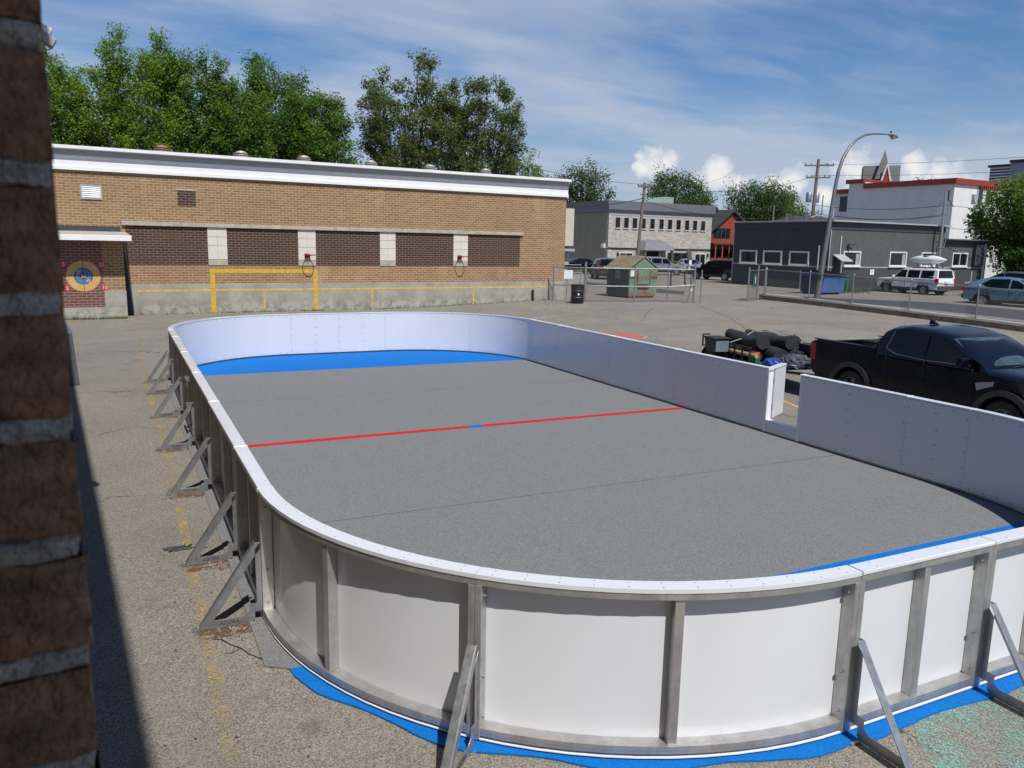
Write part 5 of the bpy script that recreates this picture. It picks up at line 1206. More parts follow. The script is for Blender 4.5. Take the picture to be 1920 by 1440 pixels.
# ------------------------------------------------------------------ street lamp and poles
def street_lamp():
    t = thing('street_lamp', 'tall curved steel street lamp leaning over the lane fence', 'street lamp', (34.07, 27.8, .3))
    P = [(0, 0, -.1), (.13, 0, 1.2), (.27, 0, 2.35), (.42, 0, 3.6), (.54, 0, 4.7), (.66, 0, 5.7), (.80, 0, 6.55), (1.05, 0, 7.2), (1.45, 0, 7.75), (2.0, 0, 8.2), (2.6, 0, 8.45), (3.3, 0, 8.56), (4.3, 0, 8.62)]
    R = [.14, .135, .125, .115, .105, .095, .088, .08, .072, .062, .055, .045, .036]
    MB().tube(P, R, 14).build('pole', mat_metal('lamp_steel', (.20, .20, .205), .42, .6, .5), t, smooth=60)
    MB().tube([(-.012, 0, -.05), (.02, 0, .35)], .17, 14).build('base_sleeve', galv_dull, t, smooth=60)
    h = MB(); vs = []; n = 12
    prof = [(4.2, .04, 8.62), (4.4, .09, 8.63), (4.62, .15, 8.62), (4.85, .17, 8.58), (5.05, .13, 8.54), (5.16, .04, 8.50)]
    for x, r, z in prof:
        for k in range(n): a = 2*pi*k/n; vs.append((x, r*cos(a), z+r*.55*sin(a)))
    h.add(vs, [(i*n+k, i*n+(k+1) % n, (i+1)*n+(k+1) % n, (i+1)*n+k) for i in range(5) for k in range(n)]+[tuple(range(n)), tuple(range(5*n, 6*n))]); ho = h.build('lamp_head', galv, t, smooth=60)
    MB().lathe([(0, 8.38), (.09, 8.42), (.13, 8.50), (.13, 8.53)], (4.8, 0, 0), 'z', 16).build('lens', mk('lens_glass', (.35, .36, .34), .2), ho, smooth=50)
    MB().lathe([(.04, 8.70), (.045, 8.78), (.02, 8.82), (0, 8.82)], (4.62, 0, 0), 'z', 10).build('photocell', black_plastic, ho)
    MB().tube([(.0, -.14, 1.8), (.02, -.14, 1.2)], .03, 6).build('cable_clamp', galv_dull, t)
street_lamp()
def utility_pole(label, x, y, top, arms, base=.3, lean=0., r=.15, trans=False):
    t = thing('utility_pole', label, 'utility pole', (x, y, base)); h = top-base
    MB().tube([(0, 0, -.1), (lean*h*.5, 0, h*.5), (lean*h, 0, h)], [r, r*.82, r*.65], 12).build('pole', wood_pole if arms else galv, t, smooth=60)
    for z, w in arms:
        a = MB(); xx = lean*(z-base); a.obox((xx, -.14, z-base), (w*.75, -w*.62, 0), (.035, .04, 0), (0, 0, .06)); ao = a.build('crossarm', wood_pole, t)
        for f in (-.95, -.55, .55, .95): c = (xx+w*.75*f, -.14-w*.62*f, z-base+.06); MB().lathe([(.03, 0), (.05, .04), (.05, .10), (.02, .16), (0, .16)], c, 'z', 8).build('insulator', mk('insulator_brown', (.10, .08, .07), .3), ao)
    if trans:
        for s in (-1, 1):
            MB().lathe([(0, 0), (.24, .0), (.26, .05), (.26, .80), (.2, .88), (0, .9)], (s*.50, 0, 7.1-base), 'z', 16).build('transformer', galv, t, smooth=50)
        m = MB(); m.box((-.6, -.05, 7.6-base), (.6, .05, 7.72-base)); m.build('bracket', galv_dull, t)
    return t
utility_pole('wooden utility pole with one crossarm in front of the stone building', 40.0, 50.0, 7.75, [(7.45, .62)], lean=.07, r=.16)
utility_pole('utility pole with stacked crossarms and two transformers behind the navy building', 60.3, 50.6, 10.9, [(10.35, 1.3), (9.3, 1.05)], lean=.035, r=.20, trans=True)
p3 = utility_pole('bare service pole standing against the grey clad wall', 54.95, 34.7, 7.05, [], r=.14)
m_ = MB(); m_.tube([(.1, -.1, 2.3), (1.1, -.15, .2)], .05, 8); m_.build('strut', galv_dull, p3)
m_ = MB(); m_.tube([(.16, -.12, 6.2), (.16, -.12, 6.9)], .05, 8); m_.tube([(.2, -.1, 6.3), (.9, -.1, 5.8)], .03, 6); m_.build('service_head', black_plastic, p3)
m_ = MB(); m_.tube([(-.4, -.1, 2.9), (-.4, -.1, 1.8)], .05, 8); m_.tube([(-.4, -.1, 2.9), (.3, -.1, 3.0), (.5, -.1, 4.0)], .045, 8); m_.build('conduit', galv_dull, p3)
cable = mk('cable_black', (.02, .02, .022), .6)
def power_line(label, a, b, sag, r=.014):
    a, b = Vector(a), Vector(b); t = thing('power_line', label, 'cable', tuple((a+b)/2), 0, 'overhead cables'); c = (a+b)/2
    pts = [a.lerp(b, k/14)-c-Vector((0, 0, sag*4*(k/14)*(1-k/14))) for k in range(15)]
    MB().tube(pts, r, 5).build('wire', cable, t)
WL = [('thick service cable from the stone building pole towards the gym', (40.4, 49.8, 6.6), (22.1, 35.0, 4.95), .3, .03),
 ('upper wire from the crossarm pole past the gym roof', (40.6, 50.0, 7.6), (20, 44, 8.6), .4, .014),
 ('wire from the crossarm pole to the transformer pole', (40.7, 50.1, 7.6), (60.2, 50.5, 9.4), .9, .016),
 ('lower cable from the crossarm pole to the transformer pole', (40.6, 50.1, 6.4), (60.2, 50.5, 6.2), .9, .02),
 ('highest wire climbing from the transformer pole out of the right edge', (61.2, 50.9, 10.5), (70, 20, 11.2), .6, .014),
 ('second wire from the transformer pole out of the right edge', (60.3, 50.9, 9.5), (70, 20, 10.1), .6, .014),
 ('cable from the transformer pole to the bare service pole', (60.5, 50.5, 6.9), (55.2, 34.6, 6.2), .35, .02),
 ('lower cable from the transformer pole to the bare service pole', (60.5, 50.5, 6.2), (55.2, 34.6, 5.5), .45, .02),
 ('cable from the bare service pole across the white building', (55.2, 34.6, 6.2), (75, 33, 6.3), .3, .016),
 ('lower cable from the bare service pole across the white building', (55.2, 34.6, 4.6), (75, 31, 5.3), .3, .016),
 ('slack cable from the bare service pole to the lane side', (55.1, 34.6, 5.6), (44.6, 35.4, 5.1), .3, .016),
 ('long wire crossing in front of the far trees', (41.2, 50.3, 7.55), (80, 80, 13), .8, .014)]
for w in WL: power_line(*w)

# ------------------------------------------------------------------ background buildings
def window(g, face, u0, u1, z0, z1, off=0., depth=.05, fm=white_trim, gm=glass, fw=.07, mull=0, sill=True):
    """face: ('x', y) wall facing -Y at y, or ('y', x) wall facing -X at x; parts in the building's local frame"""
    def bx(m, ua, ub, za, zb, d0, d1, mt):
        if face[0] == 'x': m.box((ua, face[1]-d1, za), (ub, face[1]-d0, zb), mt)
        else: m.box((face[1]-d1, ua, za), (face[1]-d0, ub, zb), mt)
    f = MB(); bx(f, u0, u1, z1-fw, z1, 0, depth, fm); bx(f, u0, u1, z0, z0+fw, 0, depth, fm); bx(f, u0, u0+fw, z0+fw, z1-fw, 0, depth, fm); bx(f, u1-fw, u1, z0+fw, z1-fw, 0, depth, fm)
    for k in range(mull): c = lerp(u0, u1, (k+1)/(mull+1)); bx(f, c-.025, c+.025, z0+fw, z1-fw, .006, depth*.8, fm)
    o = f.build('window', fm, g); p = MB(); bx(p, u0+fw+.001, u1-fw-.001, z0+fw+.001, z1-fw-.001, .001, .006, gm); p.build('pane', gm, o)
    if sill: s_ = MB(); bx(s_, u0-.05, u1+.05, z0-.07, z0-.001, 0, depth+.05, fm); s_.build('sill', fm, o)
    return o
def grey_building():
    g = thing('clad_building', 'long single-storey grey clad building with shade-dark navy end wall and white windows', 'building', (44.0, 35.24, .3))
    W1, D = 12.2, 8.4; H = 4.48; bz = 1.50
    MB().box((0.0, 0, bz), (W1, D, H-.02), siding_grey).build('wall', siding_grey, g)
    MB().box((-.004, .0, bz+.06), (-.0005, D, H-.25), siding_navy).build('end_wall_shade_skin', siding_navy, g)  # navy skin over the grey wall: this side's shade is put into the colour
    MB().box((-.003, -.003, -.1), (W1, D, bz), siding_low).build('lower_wall', siding_low, g)
    MB().box((-.005, -.02, bz-.02), (W1+5.6, .0, bz+.06), grey_trim).build('belt_trim', grey_trim, g); MB().box((-.03, -.02, bz-.02), (-.0045, D, bz+.06), grey_trim).build('belt_trim', grey_trim, g)
    MB().box((-.05, -.05, H-.52), (W1+.02, 0, H-.05), siding_navy).build('fascia', siding_navy, g); MB().box((-.05, 0, H-.52), (-.005, D+.05, H-.05), siding_navy).build('fascia', siding_navy, g)
    MB().box((-.15, -.30, H-.05), (W1+.3, D+.1, H+.05), grey_trim).build('roof', roof_blue, g, bevel=.01)
    MB().box((-.03, -.03, -.1), (.04, .0, H-.5), grey_trim).build('corner_board', grey_trim, g); MB().box((-.035, D-.0, -.1), (.03, D+.06, H-.5), grey_trim).build('corner_board', grey_trim, g)
    # lower wing on the right
    MB().box((W1, .01, bz), (W1+5.6, 5.5, 3.45), siding_grey).build('wing_wall', siding_grey, g); MB().box((W1, .007, -.1), (W1+5.6, 5.5, bz), siding_low).build('wing_lower_wall', siding_low, g)
    MB().box((W1+.01, -.04, 3.15), (W1+5.7, .0, 3.5), siding_navy).build('wing_fascia', siding_navy, g); MB().box((W1+.02, -.35, 3.5), (W1+5.9, 5.7, 3.6), roof_blue).build('wing_roof', roof_blue, g, bevel=.01)
    x = 44.0
    for a, b, z0, z1, mu in ((45.35, 47.1, 1.60, 2.58, 0), (50.15, 52.02, 1.60, 2.60, 0), (53.67, 55.40, 1.62, 2.60, 0)): 
        o = window(g, ('x', 0.), a-x, b-x, z0, z1, fw=.09, depth=.07); bd = MB(); bd.box((b-x-.42, -.0095, z0+.1), (b-x-.1, -.0065, z1-.1), blind); bd.build('blind', blind, o)
    window(g, ('x', 0.007), 57.4-x, 59.3-x, 1.62, 2.62, fw=.09, depth=.07, mull=1)
    for a, b in ((36.78, 38.43), (39.07, 40.75), (41.34, 42.97)):
        window(g, ('y', -.005), a-35.24, b-35.24, 1.56, 2.50, fw=.10, depth=.07, mull=0)
    # awning over a side door, wall lamp arm, hose, meter
    aw = MB(); aw.prism([(.35, -.02, 2.35), (.35, -.75, 1.95), (.35, -.75, 1.90), (.35, -.02, 2.28)], (1.1, 0, 0)); aw.build('awning', grey_trim, g)
    MB().box((.40, -.70, 0), (.48, -.62, 1.9)).build('awning_post', grey_trim, g); MB().box((.5, -.03, 0), (1.3, -.004, 2.2)).build('door', black_plastic, g)
    MB().tube([(1.0, -.05, 2.3), (1.0, -.05, 3.55)], .035, 6).build('downpipe', white_trim, g)
    m = MB(); m.tube([(1.75, -.05, 3.0), (1.75, -.05, 2.55)], .06, 8); m.tube([(1.75, -.05, 3.0), (2.2, -.25, 3.02)], .05, 8); m.build('wall_lamp', black_metal, g)
    MB().box((15.9, -.25, 1.7), (17.0, -.01, 3.2)).build('meter_cabinet', siding_navy, g); MB().box((17.35, -.05, 0), (17.6, .0, 3.3)).build('corner_board', white_trim, g)
    m = MB()
    for xx in (13.4, 15.6): m.tube([(xx, -.3, -.05), (xx, -.3, 1.3)], .03, 6)
    m.build('bollard_pipe', white_trim, g)
    MB().box((-.25, 1.2, 0), (-.03, 2.0, 1.25)).build('electric_box', grey_trim, g)
    m = MB(); m.tube([(-.15, .7, -.1), (-.15, .7, 2.9)], .05, 8); m.build('drainpipe', grey_trim, g)
    for xx, yy, hh in ((1.2, 6, 1.2), (2.8, 6.2, .7), (4.6, 6.0, .9)): MB().tube([(xx, yy, H), (xx, yy, H+hh)], .05, 6).build('vent_pipe', galv_dull, g)
    # old pipe along the roof
    MB().tube([(.3, 2.0, H+.25), (1.2, 2.2, H+.42), (2.4, 2.3, H+.44), (3.0, 2.4, H+.3)], .03, 6).build('roof_cable', grey_trim, g)
grey_building()
def hip_house():
    g = thing('house', 'dark hip-roofed house whose roof shows above the navy wall', 'house', (83, 72, .3)); 
    MB().box((0, 0, -.1), (15, 8, 5.3)).build('wall', siding_grey, g)
    MB().add([(-.6, -.6, 5.3), (15.6, -.6, 5.3), (15.6, 8.6, 5.3), (-.6, 8.6, 5.3), (4, 4, 7.0), (12.5, 4, 7.0)], [(0, 1, 5, 4), (1, 2, 5), (2, 3, 4, 5), (3, 0, 4), (0, 3, 2, 1)]).build('roof', roof_dark, g)
    for x, y, z0, z1 in ((3.0, 1, 6, 7.9), (6.6, 1.5, 6.2, 10.0), (12, 2, 6.4, 9.6)):
        MB().tube([(x, y, z0-.6), (x, y, z1-.3)], .07, 6).build('chimney_pipe', galv_dull, g)
hip_house()
def stone_building():
    X, Y = 60.3, 81.0; g = thing('stone_building', 'two-storey pale stone office with a row of eleven dark windows', 'building', (X, Y, .3)); W_, D, H = 17.0, 14, 8.05
    z = .3
    MB().box((0, 0, 2.35), (W_, D, 6.95), stone).build('wall', stone, g); MB().box((0, -.004, -.1), (W_, D, 2.2), stone).build('ground_wall', stone, g)
    MB().box((-.03, -.12, 2.2), (W_+.05, 0, 2.35), black_metal).build('belt_trim', black_metal, g)
    MB().box((-.012, .4, -.1), (-.001, D, 7.0), siding_taupe).build('side_wall', siding_taupe, g)
    MB().box((-.05, -.06, 6.4), (.5, -.0, 6.95), grey_trim)
    MB().prism([(-.25, -.12, 6.62), (-.25, -.30, 6.98), (-.25, -.12, H), (-.25, D, H), (-.25, D, 6.62)], (W_+.6, 0, 0), roof_blue).build('parapet', roof_blue, g)
    MB().box((-.02, -.03, 6.3), (W_+.02, -.005, 6.62), grey_trim).build('frieze', grey_trim, g)
    quoin = mk('quoin', (.42, .40, .37), .85); q = MB()
    for k in range(11): q.box((-.02, -.03, .05+k*.58), (.55 if k % 2 else .38, -.006, .50+k*.58))
    q.build('quoins', quoin, g)
    for c in (61.66, 62.98, 64.32, 65.68, 67.15, 68.64, 70.05, 71.49, 72.95, 74.33, 75.74):
        window(g, ('x', 0.), c-X-.42, c-X+.42, 4.72, 6.08, fw=.06, depth=.06, fm=quoin)
    a = MB(); a.prism([(4.9, -.02, 3.45), (5.6, -.02, 3.45), (8.8, -.02, 3.45), (9.3, -.02, 2.1), (4.4, -.02, 2.1)], (0, -.04, 0), grey_trim)
    MB().add([(4.4, -1.8, 2.1), (9.3, -1.8, 2.1), (9.3, -.02, 2.1), (4.4, -.02, 2.1), (5.4, -.02, 3.4), (8.4, -.02, 3.4), (5.2, -1.0, 3.1), (8.6, -1.0, 3.1)], [(0, 1, 7, 6), (6, 7, 5, 4), (0, 6, 4, 3), (1, 2, 5, 7), (0, 3, 2, 1)]).build('porch_roof', mk('porch_metal', (.20, .20, .22), .5, .3), g)
    for x in (4.6, 9.0): MB().box((x-.15, -1.7, -.1), (x+.15, -1.4, 2.1)).build('porch_column', siding_grey, g)
    MB().box((5.6, -.03, 0), (8.1, -.005, 1.95)).build('entrance_door', glass, g)
    for a_, b_ in ((9.6, 13.0), ): window(g, ('x', -.004), a_, b_, .25, 1.85, fw=.1, depth=.05, fm=siding_grey, mull=2, sill=False)
    for a_, b_ in ((1.8, 3.9), (14.3, 16.2)): window(g, ('x', -.004), a_, b_, .6 if a_ < 5 else .1, 1.75, fw=.08, depth=.05, fm=white_trim, mull=1, sill=False)
    for x in (1.4, 16.4): MB().box((x, -.2, 1.3), (x+.2, -.005, 1.75)).build('wall_lamp', black_metal, g)
    MB().box((-.25, .5, 2.3), (-.013, 1.1, 2.8)).build('wall_light', white_metal, g)
    MB().prism([(9.2, 2, H), (11.9, 2, H), (11.9, 2, 9.0), (10.6, 2, 9.0)], (0, 2.4, 0), mk('roof_unit', (.25, .32, .27), .6)).build('roof_unit', MATS['roof_unit'], g)
stone_building()
def hedge_like():
    m = MB(); rr = random.Random(4)
    for i in range(900):
        x, y, z = rr.uniform(69, 72), rr.uniform(79.3, 80.3), rr.uniform(.3, 1.0); a = rr.random()*6; s = .1
        m.add([(x-s*cos(a), y-s*sin(a), z), (x+s*cos(a), y+s*sin(a), z+.03), (x, y+.05, z+.15)], [(0, 1, 2)])
    o = m.build('foliage', leaf_mid, fixn=False); t = thing('hedge', 'small clipped hedge below the stone building windows', 'hedge', (70.5, 79.8, .3)); o.parent = t
    for v in o.data.vertices: v.co.x -= 70.5; v.co.y -= 79.8; v.co.z -= .3
hedge_like()
def signboard():
    t = thing('sign_post', 'brown wooden double sign leaning by the silver crossover', 'sign', (54.5, 60.0, .3))
    m = MB(); m.obox((0, 0, 1.9), (-.10, 0, .55), (.22, .05, .02), (0, .05, 0)); m.obox((.35, .1, 1.75), (-.10, 0, .50), (.12, .02, .02), (0, .05, 0)); m.build('board', mk('sign_wood', (.10, .085, .07), .8), t)
    MB().tube([(.1, .1, -.1), (.1, .1, 1.6)], .06, 6).build('post', wood_pole, t); MB().box((.1, -.03, .9), (.4, .0, 1.35)).build('notice', white_metal, t)
signboard()
def red_house():
    X, Y = 80.0, 84.0; g = thing('house', 'red sided gabled house with green trim beside the stone building', 'house', (X, Y, .3))
    K = 1.167
    MB().prism([(0, 0, -.1), (5.6, 0, -.1), (5.6, 0, 4.9), (3.3, 0, 6.45), (0, 0, 4.2)], (0, 9, 0), siding_red).build('wall', siding_red, g)
    MB().prism([(-.5, -.4, 3.75), (3.3, -.4, 6.5), (3.3, -.4, 6.75), (-.6, -.4, 3.95)], (0, 9.8, 0), roof_dark).build('roof', roof_dark, g); MB().prism([(3.3, -.4, 6.5), (6.1, -.4, 4.6), (6.2, -.4, 4.8), (3.3, -.4, 6.75)], (0, 9.8, 0), roof_dark).build('roof', roof_dark, g)
    dk = mk('dark_green_trim', (.03, .055, .045), .6)
    MB().box((-.3, -1.0, 2.55), (5.8, 0, 2.75)).build('porch_roof', dk, g); MB().box((.4, -.02, 3.3), (3.2, -.003, 4.4)).build('bay_window', glass, g)
    m = MB()
    for k in range(5): m.box((.4+.66*k, -.06, 3.25), (.5+.66*k, -.021, 4.45))
    m.box((.3, -.06, 4.451), (3.3, -.021, 4.55)); m.build('window_bars', dk, g)
    m = MB()
    for k in range(5): m.box((.1+1.1*k, -.9, -.1), (.22+1.1*k, -.8, 2.54))
    m.build('porch_post', mk('porch_red', (.33, .10, .05), .6), g); MB().box((0, -.02, 1.0), (5, -.003, 2.0)).build('porch_window', glass, g)
    MB().box((2.3, 2, 6.2), (2.9, 2.6, 7.0)).build('chimney', black_metal, g)
red_house()
[setattr(o, 'scale', (1.17, 1.17, 1.17)) for o in bpy.data.objects if o.get('label', '').startswith('red sided gabled')]
def cream_building():
    g = thing('cream_building', 'narrow cream rendered building showing between the gym and the stone office', 'building', (39.3, 60, .3)); 
    MB().box((-8, 0, 2.5), (1.55, 10, 5.75)).build('wall', cream, g); MB().box((-8, .5, -.1), (1.45, 10, 2.5)).build('ground_wall', cream, g); MB().box((-8, -.2, 2.02), (1.6, .5, 2.25)).build('awning', grey_trim, g)
    MB().box((.9, .44, .0), (1.3, .499, 1.9)).build('door', grey_trim, g); MB().box((-8, .45, 1.95), (1.3, .499, 2.35)).build('shade_panel', black_metal, g); MB().tube([(1.0, 3, 5.7), (1.0, 3, 6.6)], .06, 6).build('vent_pipe', galv_dull, g)
cream_building()
def white_building():
    X, Y = 79.4, 49.3; g = thing('apartment_block', 'three-storey white block with a red cornice behind the grey building', 'building', (X, Y, .3))
    H = 10.0
    MB().box((0, 0, -.1), (13, 10.3, H-.6), stucco_white).build('wall', stucco_white, g); MB().box((0.0, 10.3, -.1), (12, 12.4, H+.1), stucco_white).build('raised_wall', stucco_white, g); MB().box((0.6, 12.4, -.1), (8, 14.6, 9.0), stucco_white).build('rear_wall', stucco_white, g)
    MB().box((4.0, -.006, -.1), (13, -.0005, H-.6), block_white).build('front_block_wall', block_white, g)
    MB().box((-.25, -.25, H-.6), (13.2, 10.4, H-.05), red_paint).build('cornice', red_paint, g); MB().box((-.25, 10.401, H-.0), (12.2, 12.7, H+.45), red_paint).build('raised_cornice', red_paint, g); MB().box((.4, 12.41, 9.0), (8.2, 14.9, 9.5), red_paint).build('rear_cornice', red_paint, g)
    m = MB()
    for k in range(26): m.box((4.2+.34*k, -.24, H-.92), (4.36+.34*k, -.007, H-.601))
    m.build('dentil_band', red_paint, g)
    MB().box((3.93, -.05, -.1), (4.0, -.001, H-.6)).build('downpipe', grey_trim, g)
    for z0, z1 in ((7.35, 9.2), (4.4, 6.25), (1.4, 3.2)):
        for a in (3.95, 5.35, 8.9, 10.3): window(g, ('x', -.006), a+.2, a+1.0, z0, z1, fw=.05, depth=.03, fm=grey_trim, mull=0)
        MB().box((2.9+.2, -.3, z0+.6), (3.75, -.007, z0+1.15)).build('air_conditioner', grey_trim, g); MB().box((7.6, -.3, z0+.6), (8.4, -.007, z0+1.15)).build('air_conditioner', grey_trim, g)
    window(g, ('y', .6), 12.8, 14.0, 6.9, 8.8, fw=.08, fm=white_trim, mull=0)
white_building()
def turret_house():
    g = thing('house', 'slate-roofed house with a steep pointed dormer rising behind the white block', 'house', (86, 62.5, .3), radians(-50))
    MB().box((-1.9, 0, -.1), (1.9, 4, 10.3)).build('wall', siding_red, g)
    MB().prism([(-2.0, -.2, 10.3), (-2.0, .5, 12.55), (-2.0, 3.5, 12.55), (-2.0, 4.2, 10.3)], (4.0, 0, 0), roof_slate).build('roof', roof_slate, g)
    MB().add([(-.75, -1.0, 10.9), (1.05, -1.0, 10.9), (1.05, 1.2, 10.9), (-.75, 1.2, 10.9), (.15, .1, 14.3)], [(0, 1, 4), (1, 2, 4), (2, 3, 4), (3, 0, 4), (0, 3, 2, 1)]).build('spire', roof_slate, g)
    MB().prism([(.05, -1.25, 10.3), (.85, -1.25, 10.3), (.45, -1.25, 12.3)], (0, .4, 0), red_paint).build('dormer', red_paint, g)
    m = MB(); m.prism([(-.15, -1.35, 10.6), (.05, -1.35, 10.6), (.50, -1.35, 12.5), (.43, -1.35, 12.75)], (0, .08, 0)); m.prism([(.85, -1.35, 10.6), (1.05, -1.35, 10.6), (.49, -1.35, 12.75), (.43, -1.35, 12.5)], (0, .08, 0)); m.build('bargeboard', white_trim, g)
    MB().box((-2.2, -1.6, 9.6), (-.5, -1.0, 10.35)).build('balcony', red_paint, g)
turret_house()
def tower_block():
    g = thing('tower_block', 'distant grey flat-roofed block with a striped wall at the right edge', 'building', (113.5, 62.8, .3)); lav = mk('lavender_clad', (.27, .27, .33), .7)
    MB().box((0, 0, -.1), (9, 2.9, 14.2)).build('striped_wall', white_trim, g); m = MB()
    for k in range(13): m.box((-.03, .02, 9.2+.38*k), (-.002, 2.88, 9.4+.38*k))
    m.build('stripe', mk('stripe_navy', (.05, .06, .12), .6), g)
    MB().box((-.3, 0, 14.2), (9, 3.1, 14.5)).build('flat_roof', black_metal, g); MB().box((-.4, -12, -.1), (9, -.002, 14.6)).build('wall', lav, g); MB().box((-.7, -12.2, 14.6), (9.2, -.002, 14.95)).build('flat_roof', black_metal, g)
tower_block()

# ------------------------------------------------------------------ trees
def tree(name, label, x, y, z0, H, R, zc, leafm, nl=16000, ls=.20, seed=1, limbs=9, spread=.5, trunk_r=.22, up=1.0, cs=.62, dens=1., fill=4., group='trees behind the gym'):
    """limbs climb from the trunk; leaf clusters sit along their outer parts"""
    rng = np.random.default_rng(seed); t = thing(name, label, 'tree', (x, y, z0), 0, group)
    tr = MB(); hz_ = H-z0; zb = max(.8, zc-z0)
    tr.tube([(0, 0, -.2), (rng.normal(0, .05), 0, zb*.6), (rng.normal(0, .1), rng.normal(0, .1), zb+.25*(hz_-zb)), (0, 0, zb+.55*(hz_-zb))], [trunk_r, trunk_r*.8, trunk_r*.5, trunk_r*.15], 8)
    cl = []
    for i in range(limbs):
        a = 2*pi*i/limbs+rng.uniform(-.4, .4); rr = R*rng.uniform(.25, 1.)**.7; s0 = zb*.55+rng.uniform(0, .30)*(hz_-zb)
        topz = hz_*(1-.30*(rr/R)**2.2*rng.uniform(.5, 1.2))-rng.uniform(0, .11)*hz_
        P = []
        for k in range(8):
            f = k/7; rad = rr*(f**.75)*(1-.10*f); P.append((cos(a+.15*f)*rad, sin(a+.15*f)*rad, s0+(topz-s0)*f**1.15))
        tr.tube(P, [trunk_r*.42*(1-f*.9)+.008 for f in np.linspace(0, 1, 8)], 5)
        for k in range(1, 8):
            f = k/7
            if f < .2: continue
            cl.append((*P[k], cs*(1.05-.42*f), 1.0+.35*f*up))
            for j in range(3):
                b = rng.uniform(0, 2*pi); l = R*rng.uniform(.14, .42)*(1.15-f*.72); q = (P[k][0]+cos(b)*l, P[k][1]+sin(b)*l, P[k][2]+rng.uniform(.1, .9)*l*up+rng.uniform(-.2, .35))
                if hypot(q[0], q[1]) > R*1.08: continue
                tr.tube([P[k], q], [.022, .006], 3); cl.append((*q, cs*rng.uniform(.35, .9), 1.0+.15*up))
    for j in range(int(limbs*fill)):      # rounded body of the crown
        b = rng.uniform(0, 2*pi); ph = rng.uniform(-.75, 1.25); l = R*.92*cos(ph*.95)*rng.uniform(.45, 1.0); zz = zb+(hz_-zb)*(.40+.50*sin(ph)*rng.uniform(.75, 1.05))
        cl.append((cos(b)*l, sin(b)*l, zz, cs*rng.uniform(.55, 1.15), .85))
    for j in range(int(limbs*3.0)):      # lower and inner fill
        b = rng.uniform(0, 2*pi); l = R*rng.uniform(.2, .98)**.6; zz = zb+rng.uniform(-.06, .74)*(hz_-zb); cl.append((cos(b)*l*(1-.35*(zz-zb)/(hz_-zb)), sin(b)*l*(1-.35*(zz-zb)/(hz_-zb)), zz, cs*rng.uniform(.5, 1.), 1.))
    tr.build('trunk', bark, t, smooth=60, fixn=False)
    cl = np.array(cl); w = cl[:, 3]**1.6; idx = rng.choice(len(cl), nl, p=w/w.sum()); C = cl[idx]
    d = rng.normal(size=(nl, 3)); d /= np.linalg.norm(d, axis=1)[:, None]; rad = rng.random(nl)**(1/2.2)
    ctr = C[:, :3]+d*(rad*C[:, 3])[:, None]*np.stack([np.ones(nl), np.ones(nl), C[:, 4]], 1)
    n = d*.5+rng.normal(size=(nl, 3))*.55+np.array([0, -.15, .85]); n /= np.linalg.norm(n, axis=1)[:, None]
    u = np.cross(n, rng.normal(size=(nl, 3))); u /= np.linalg.norm(u, axis=1)[:, None]; v = np.cross(n, u); s = (ls*rng.uniform(.55, 1.15, nl))[:, None]/2
    V = np.stack([ctr-u*s, ctr-v*s*.62-u*s*.1, ctr+u*s, ctr+v*s*.62-u*s*.1], 1).reshape(-1, 3)
    me = bpy.data.meshes.new('crown'); me.vertices.add(nl*4); me.vertices.foreach_set('co', V.ravel().astype(np.float32)); me.loops.add(nl*4); me.loops.foreach_set('vertex_index', np.arange(nl*4, dtype=np.int32))
    me.polygons.add(nl); me.polygons.foreach_set('loop_start', np.arange(0, nl*4, 4, dtype=np.int32)); me.polygons.foreach_set('loop_total', np.full(nl, 4, np.int32)); me.materials.append(leafm); me.update(calc_edges=True)
    o = bpy.data.objects.new('crown', me); S.collection.objects.link(o); o.parent = t; return t
TB = [('yellow-green tree half hidden by the near wall at the left', .5, 52, 13.2, 3.2, 4.6, leaf_light, 20000, 1, 12, .80, .9),
      ('airy light green tree, first from the left behind the gym', 2.9, 54, 12.6, 3.0, 5.2, leaf_light, 13000, 2, 11, .72, .7),
      ('tallest bright green tree left of the centre of the gym roof', 5.0, 51, 14.5, 3.2, 4.8, leaf_light, 25000, 3, 14, .80, 1.),
      ('slender mid green tree with a pointed double top', 8.0, 52, 14.4, 2.8, 4.6, leaf_mid, 24000, 4, 13, .78, 1.1),
      ('bushy mid green tree right of the pointed double top', 10.8, 52, 13.2, 3.2, 4.6, leaf_mid, 28000, 5, 14, .9, .6),
      ('dark green round-topped tree in the middle of the row', 13.6, 54, 14.3, 3.6, 4.8, leaf_dark, 30000, 6, 15, .98, .4),
      ('mid green tree with a loose right side before the gap', 15.4, 51.5, 12.6, 2.7, 4.6, leaf_mid, 24000, 7, 13, .84, .7)]
for lab, x, y, H, R, zc, lm, nl, sd_, li, cs, up in TB: tree('deciduous_tree', lab, x, y, 0, H, R, zc, lm, int(nl*1.8), .17, sd_, li, cs=cs*.85, up=up, fill=(1.5 if sd_ == 2 else 5.5))
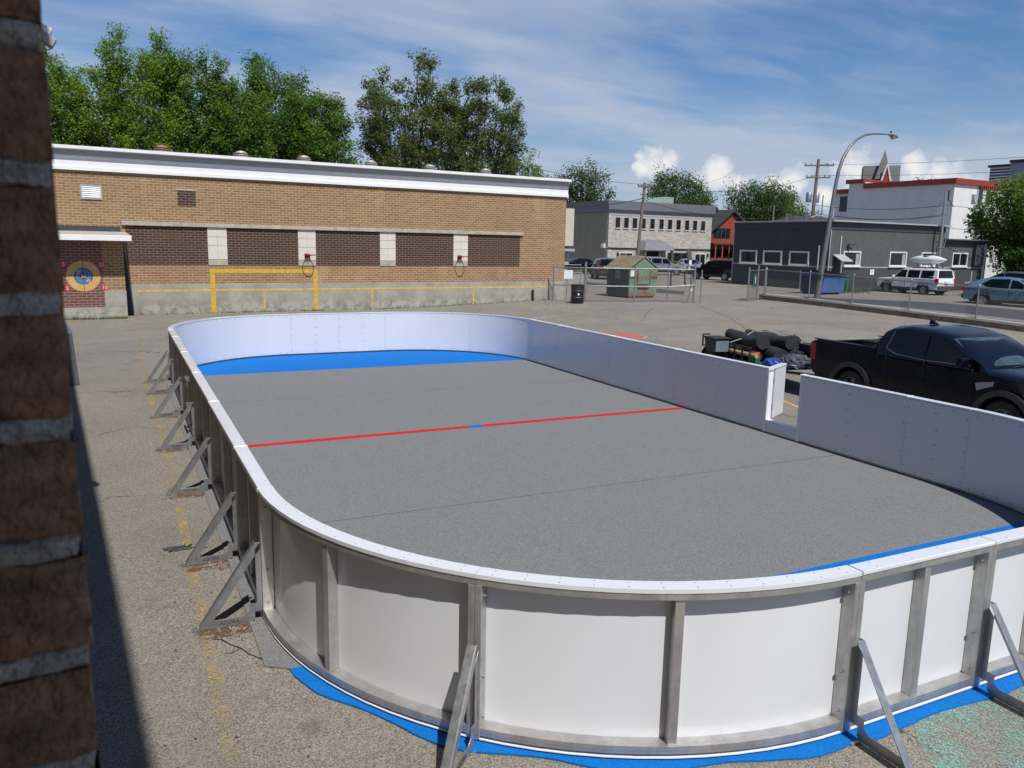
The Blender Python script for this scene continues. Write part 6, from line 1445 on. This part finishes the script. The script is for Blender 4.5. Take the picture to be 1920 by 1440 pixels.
tree('maple_tree', 'tall olive tree with many upright boughs right of the gap', 21.4, 52, 0, 15.2, 4.0, 5.4, leaf_olive, 42000, .19, 11, 15, cs=.66, up=.8, fill=2.2)
tree('maple_tree', 'olive tree beside the tall one, cut by the gym cornice', 27.4, 53, 0, 15.0, 4.2, 5.2, leaf_olive, 46000, .19, 12, 16, cs=.66, up=.8, fill=1.8)
tree('shrub_tree', 'low light green tree at the right end of the gym roof', 31.6, 54, 0, 9.9, 2.4, 5.5, leaf_light, 7000, .22, 13, 9, cs=.55)
FT = [('dark tree just right of the gym roof corner', 77.5, 112, 16.0, 5.6, 9.0, 9000, 21, 11, 1.5), ('small dark tree peeping over the gym roof corner', 69.5, 112, 14.6, 3.0, 9, 4000, 22, 8, 1.1),
      ('wind-swept dark tree above the stone building roof', 96.0, 110, 16.0, 6.5, 9, 11000, 23, 12, 1.5), ('lower dark tree at the right end of the stone building roof', 104.0, 113, 13.2, 4.0, 8, 5000, 24, 8, 1.3),
      ('broad rounded tree filling the gap above the red house', 115.5, 108, 15.6, 7.5, 6, 15000, 25, 14, 1.8), ('tree overlapping the right side of the broad rounded tree', 123.0, 111, 14.4, 6.0, 6, 10000, 26, 11, 1.6), ('low tree beneath the transformer pole', 131.0, 112, 11.0, 4.5, 4, 6000, 27, 8, 1.4)]
for lab, x, y, H, R, zc, nl, sd_, li, cs in FT: tree('far_tree', lab, x, y, 0, H, R, zc, leaf_far, nl, .42, sd_, li, cs=cs, group='trees beyond the buildings', trunk_r=.35)
tree('deciduous_tree', 'leafy tree hanging over the grey cars at the right edge', 65.4, 33.6, .3, 9.2, 5.0, 2.4, leaf_mid, 42000, .26, 31, 18, cs=1.05, up=.5, group='trees at the right edge')
tree('shrub_tree', 'dark shrub below the leafy tree at the right edge', 63.5, 32.8, .3, 3.6, 2.8, .6, leaf_dark, 16000, .2, 32, 9, cs=.7, up=.3, group='trees at the right edge')
tree('far_tree', 'tree top just showing over the white block parapet', 84.5, 56.0, .3, 11.3, 2.0, 8, leaf_far, 2500, .3, 33, 7, cs=.6, group='trees at the right edge')
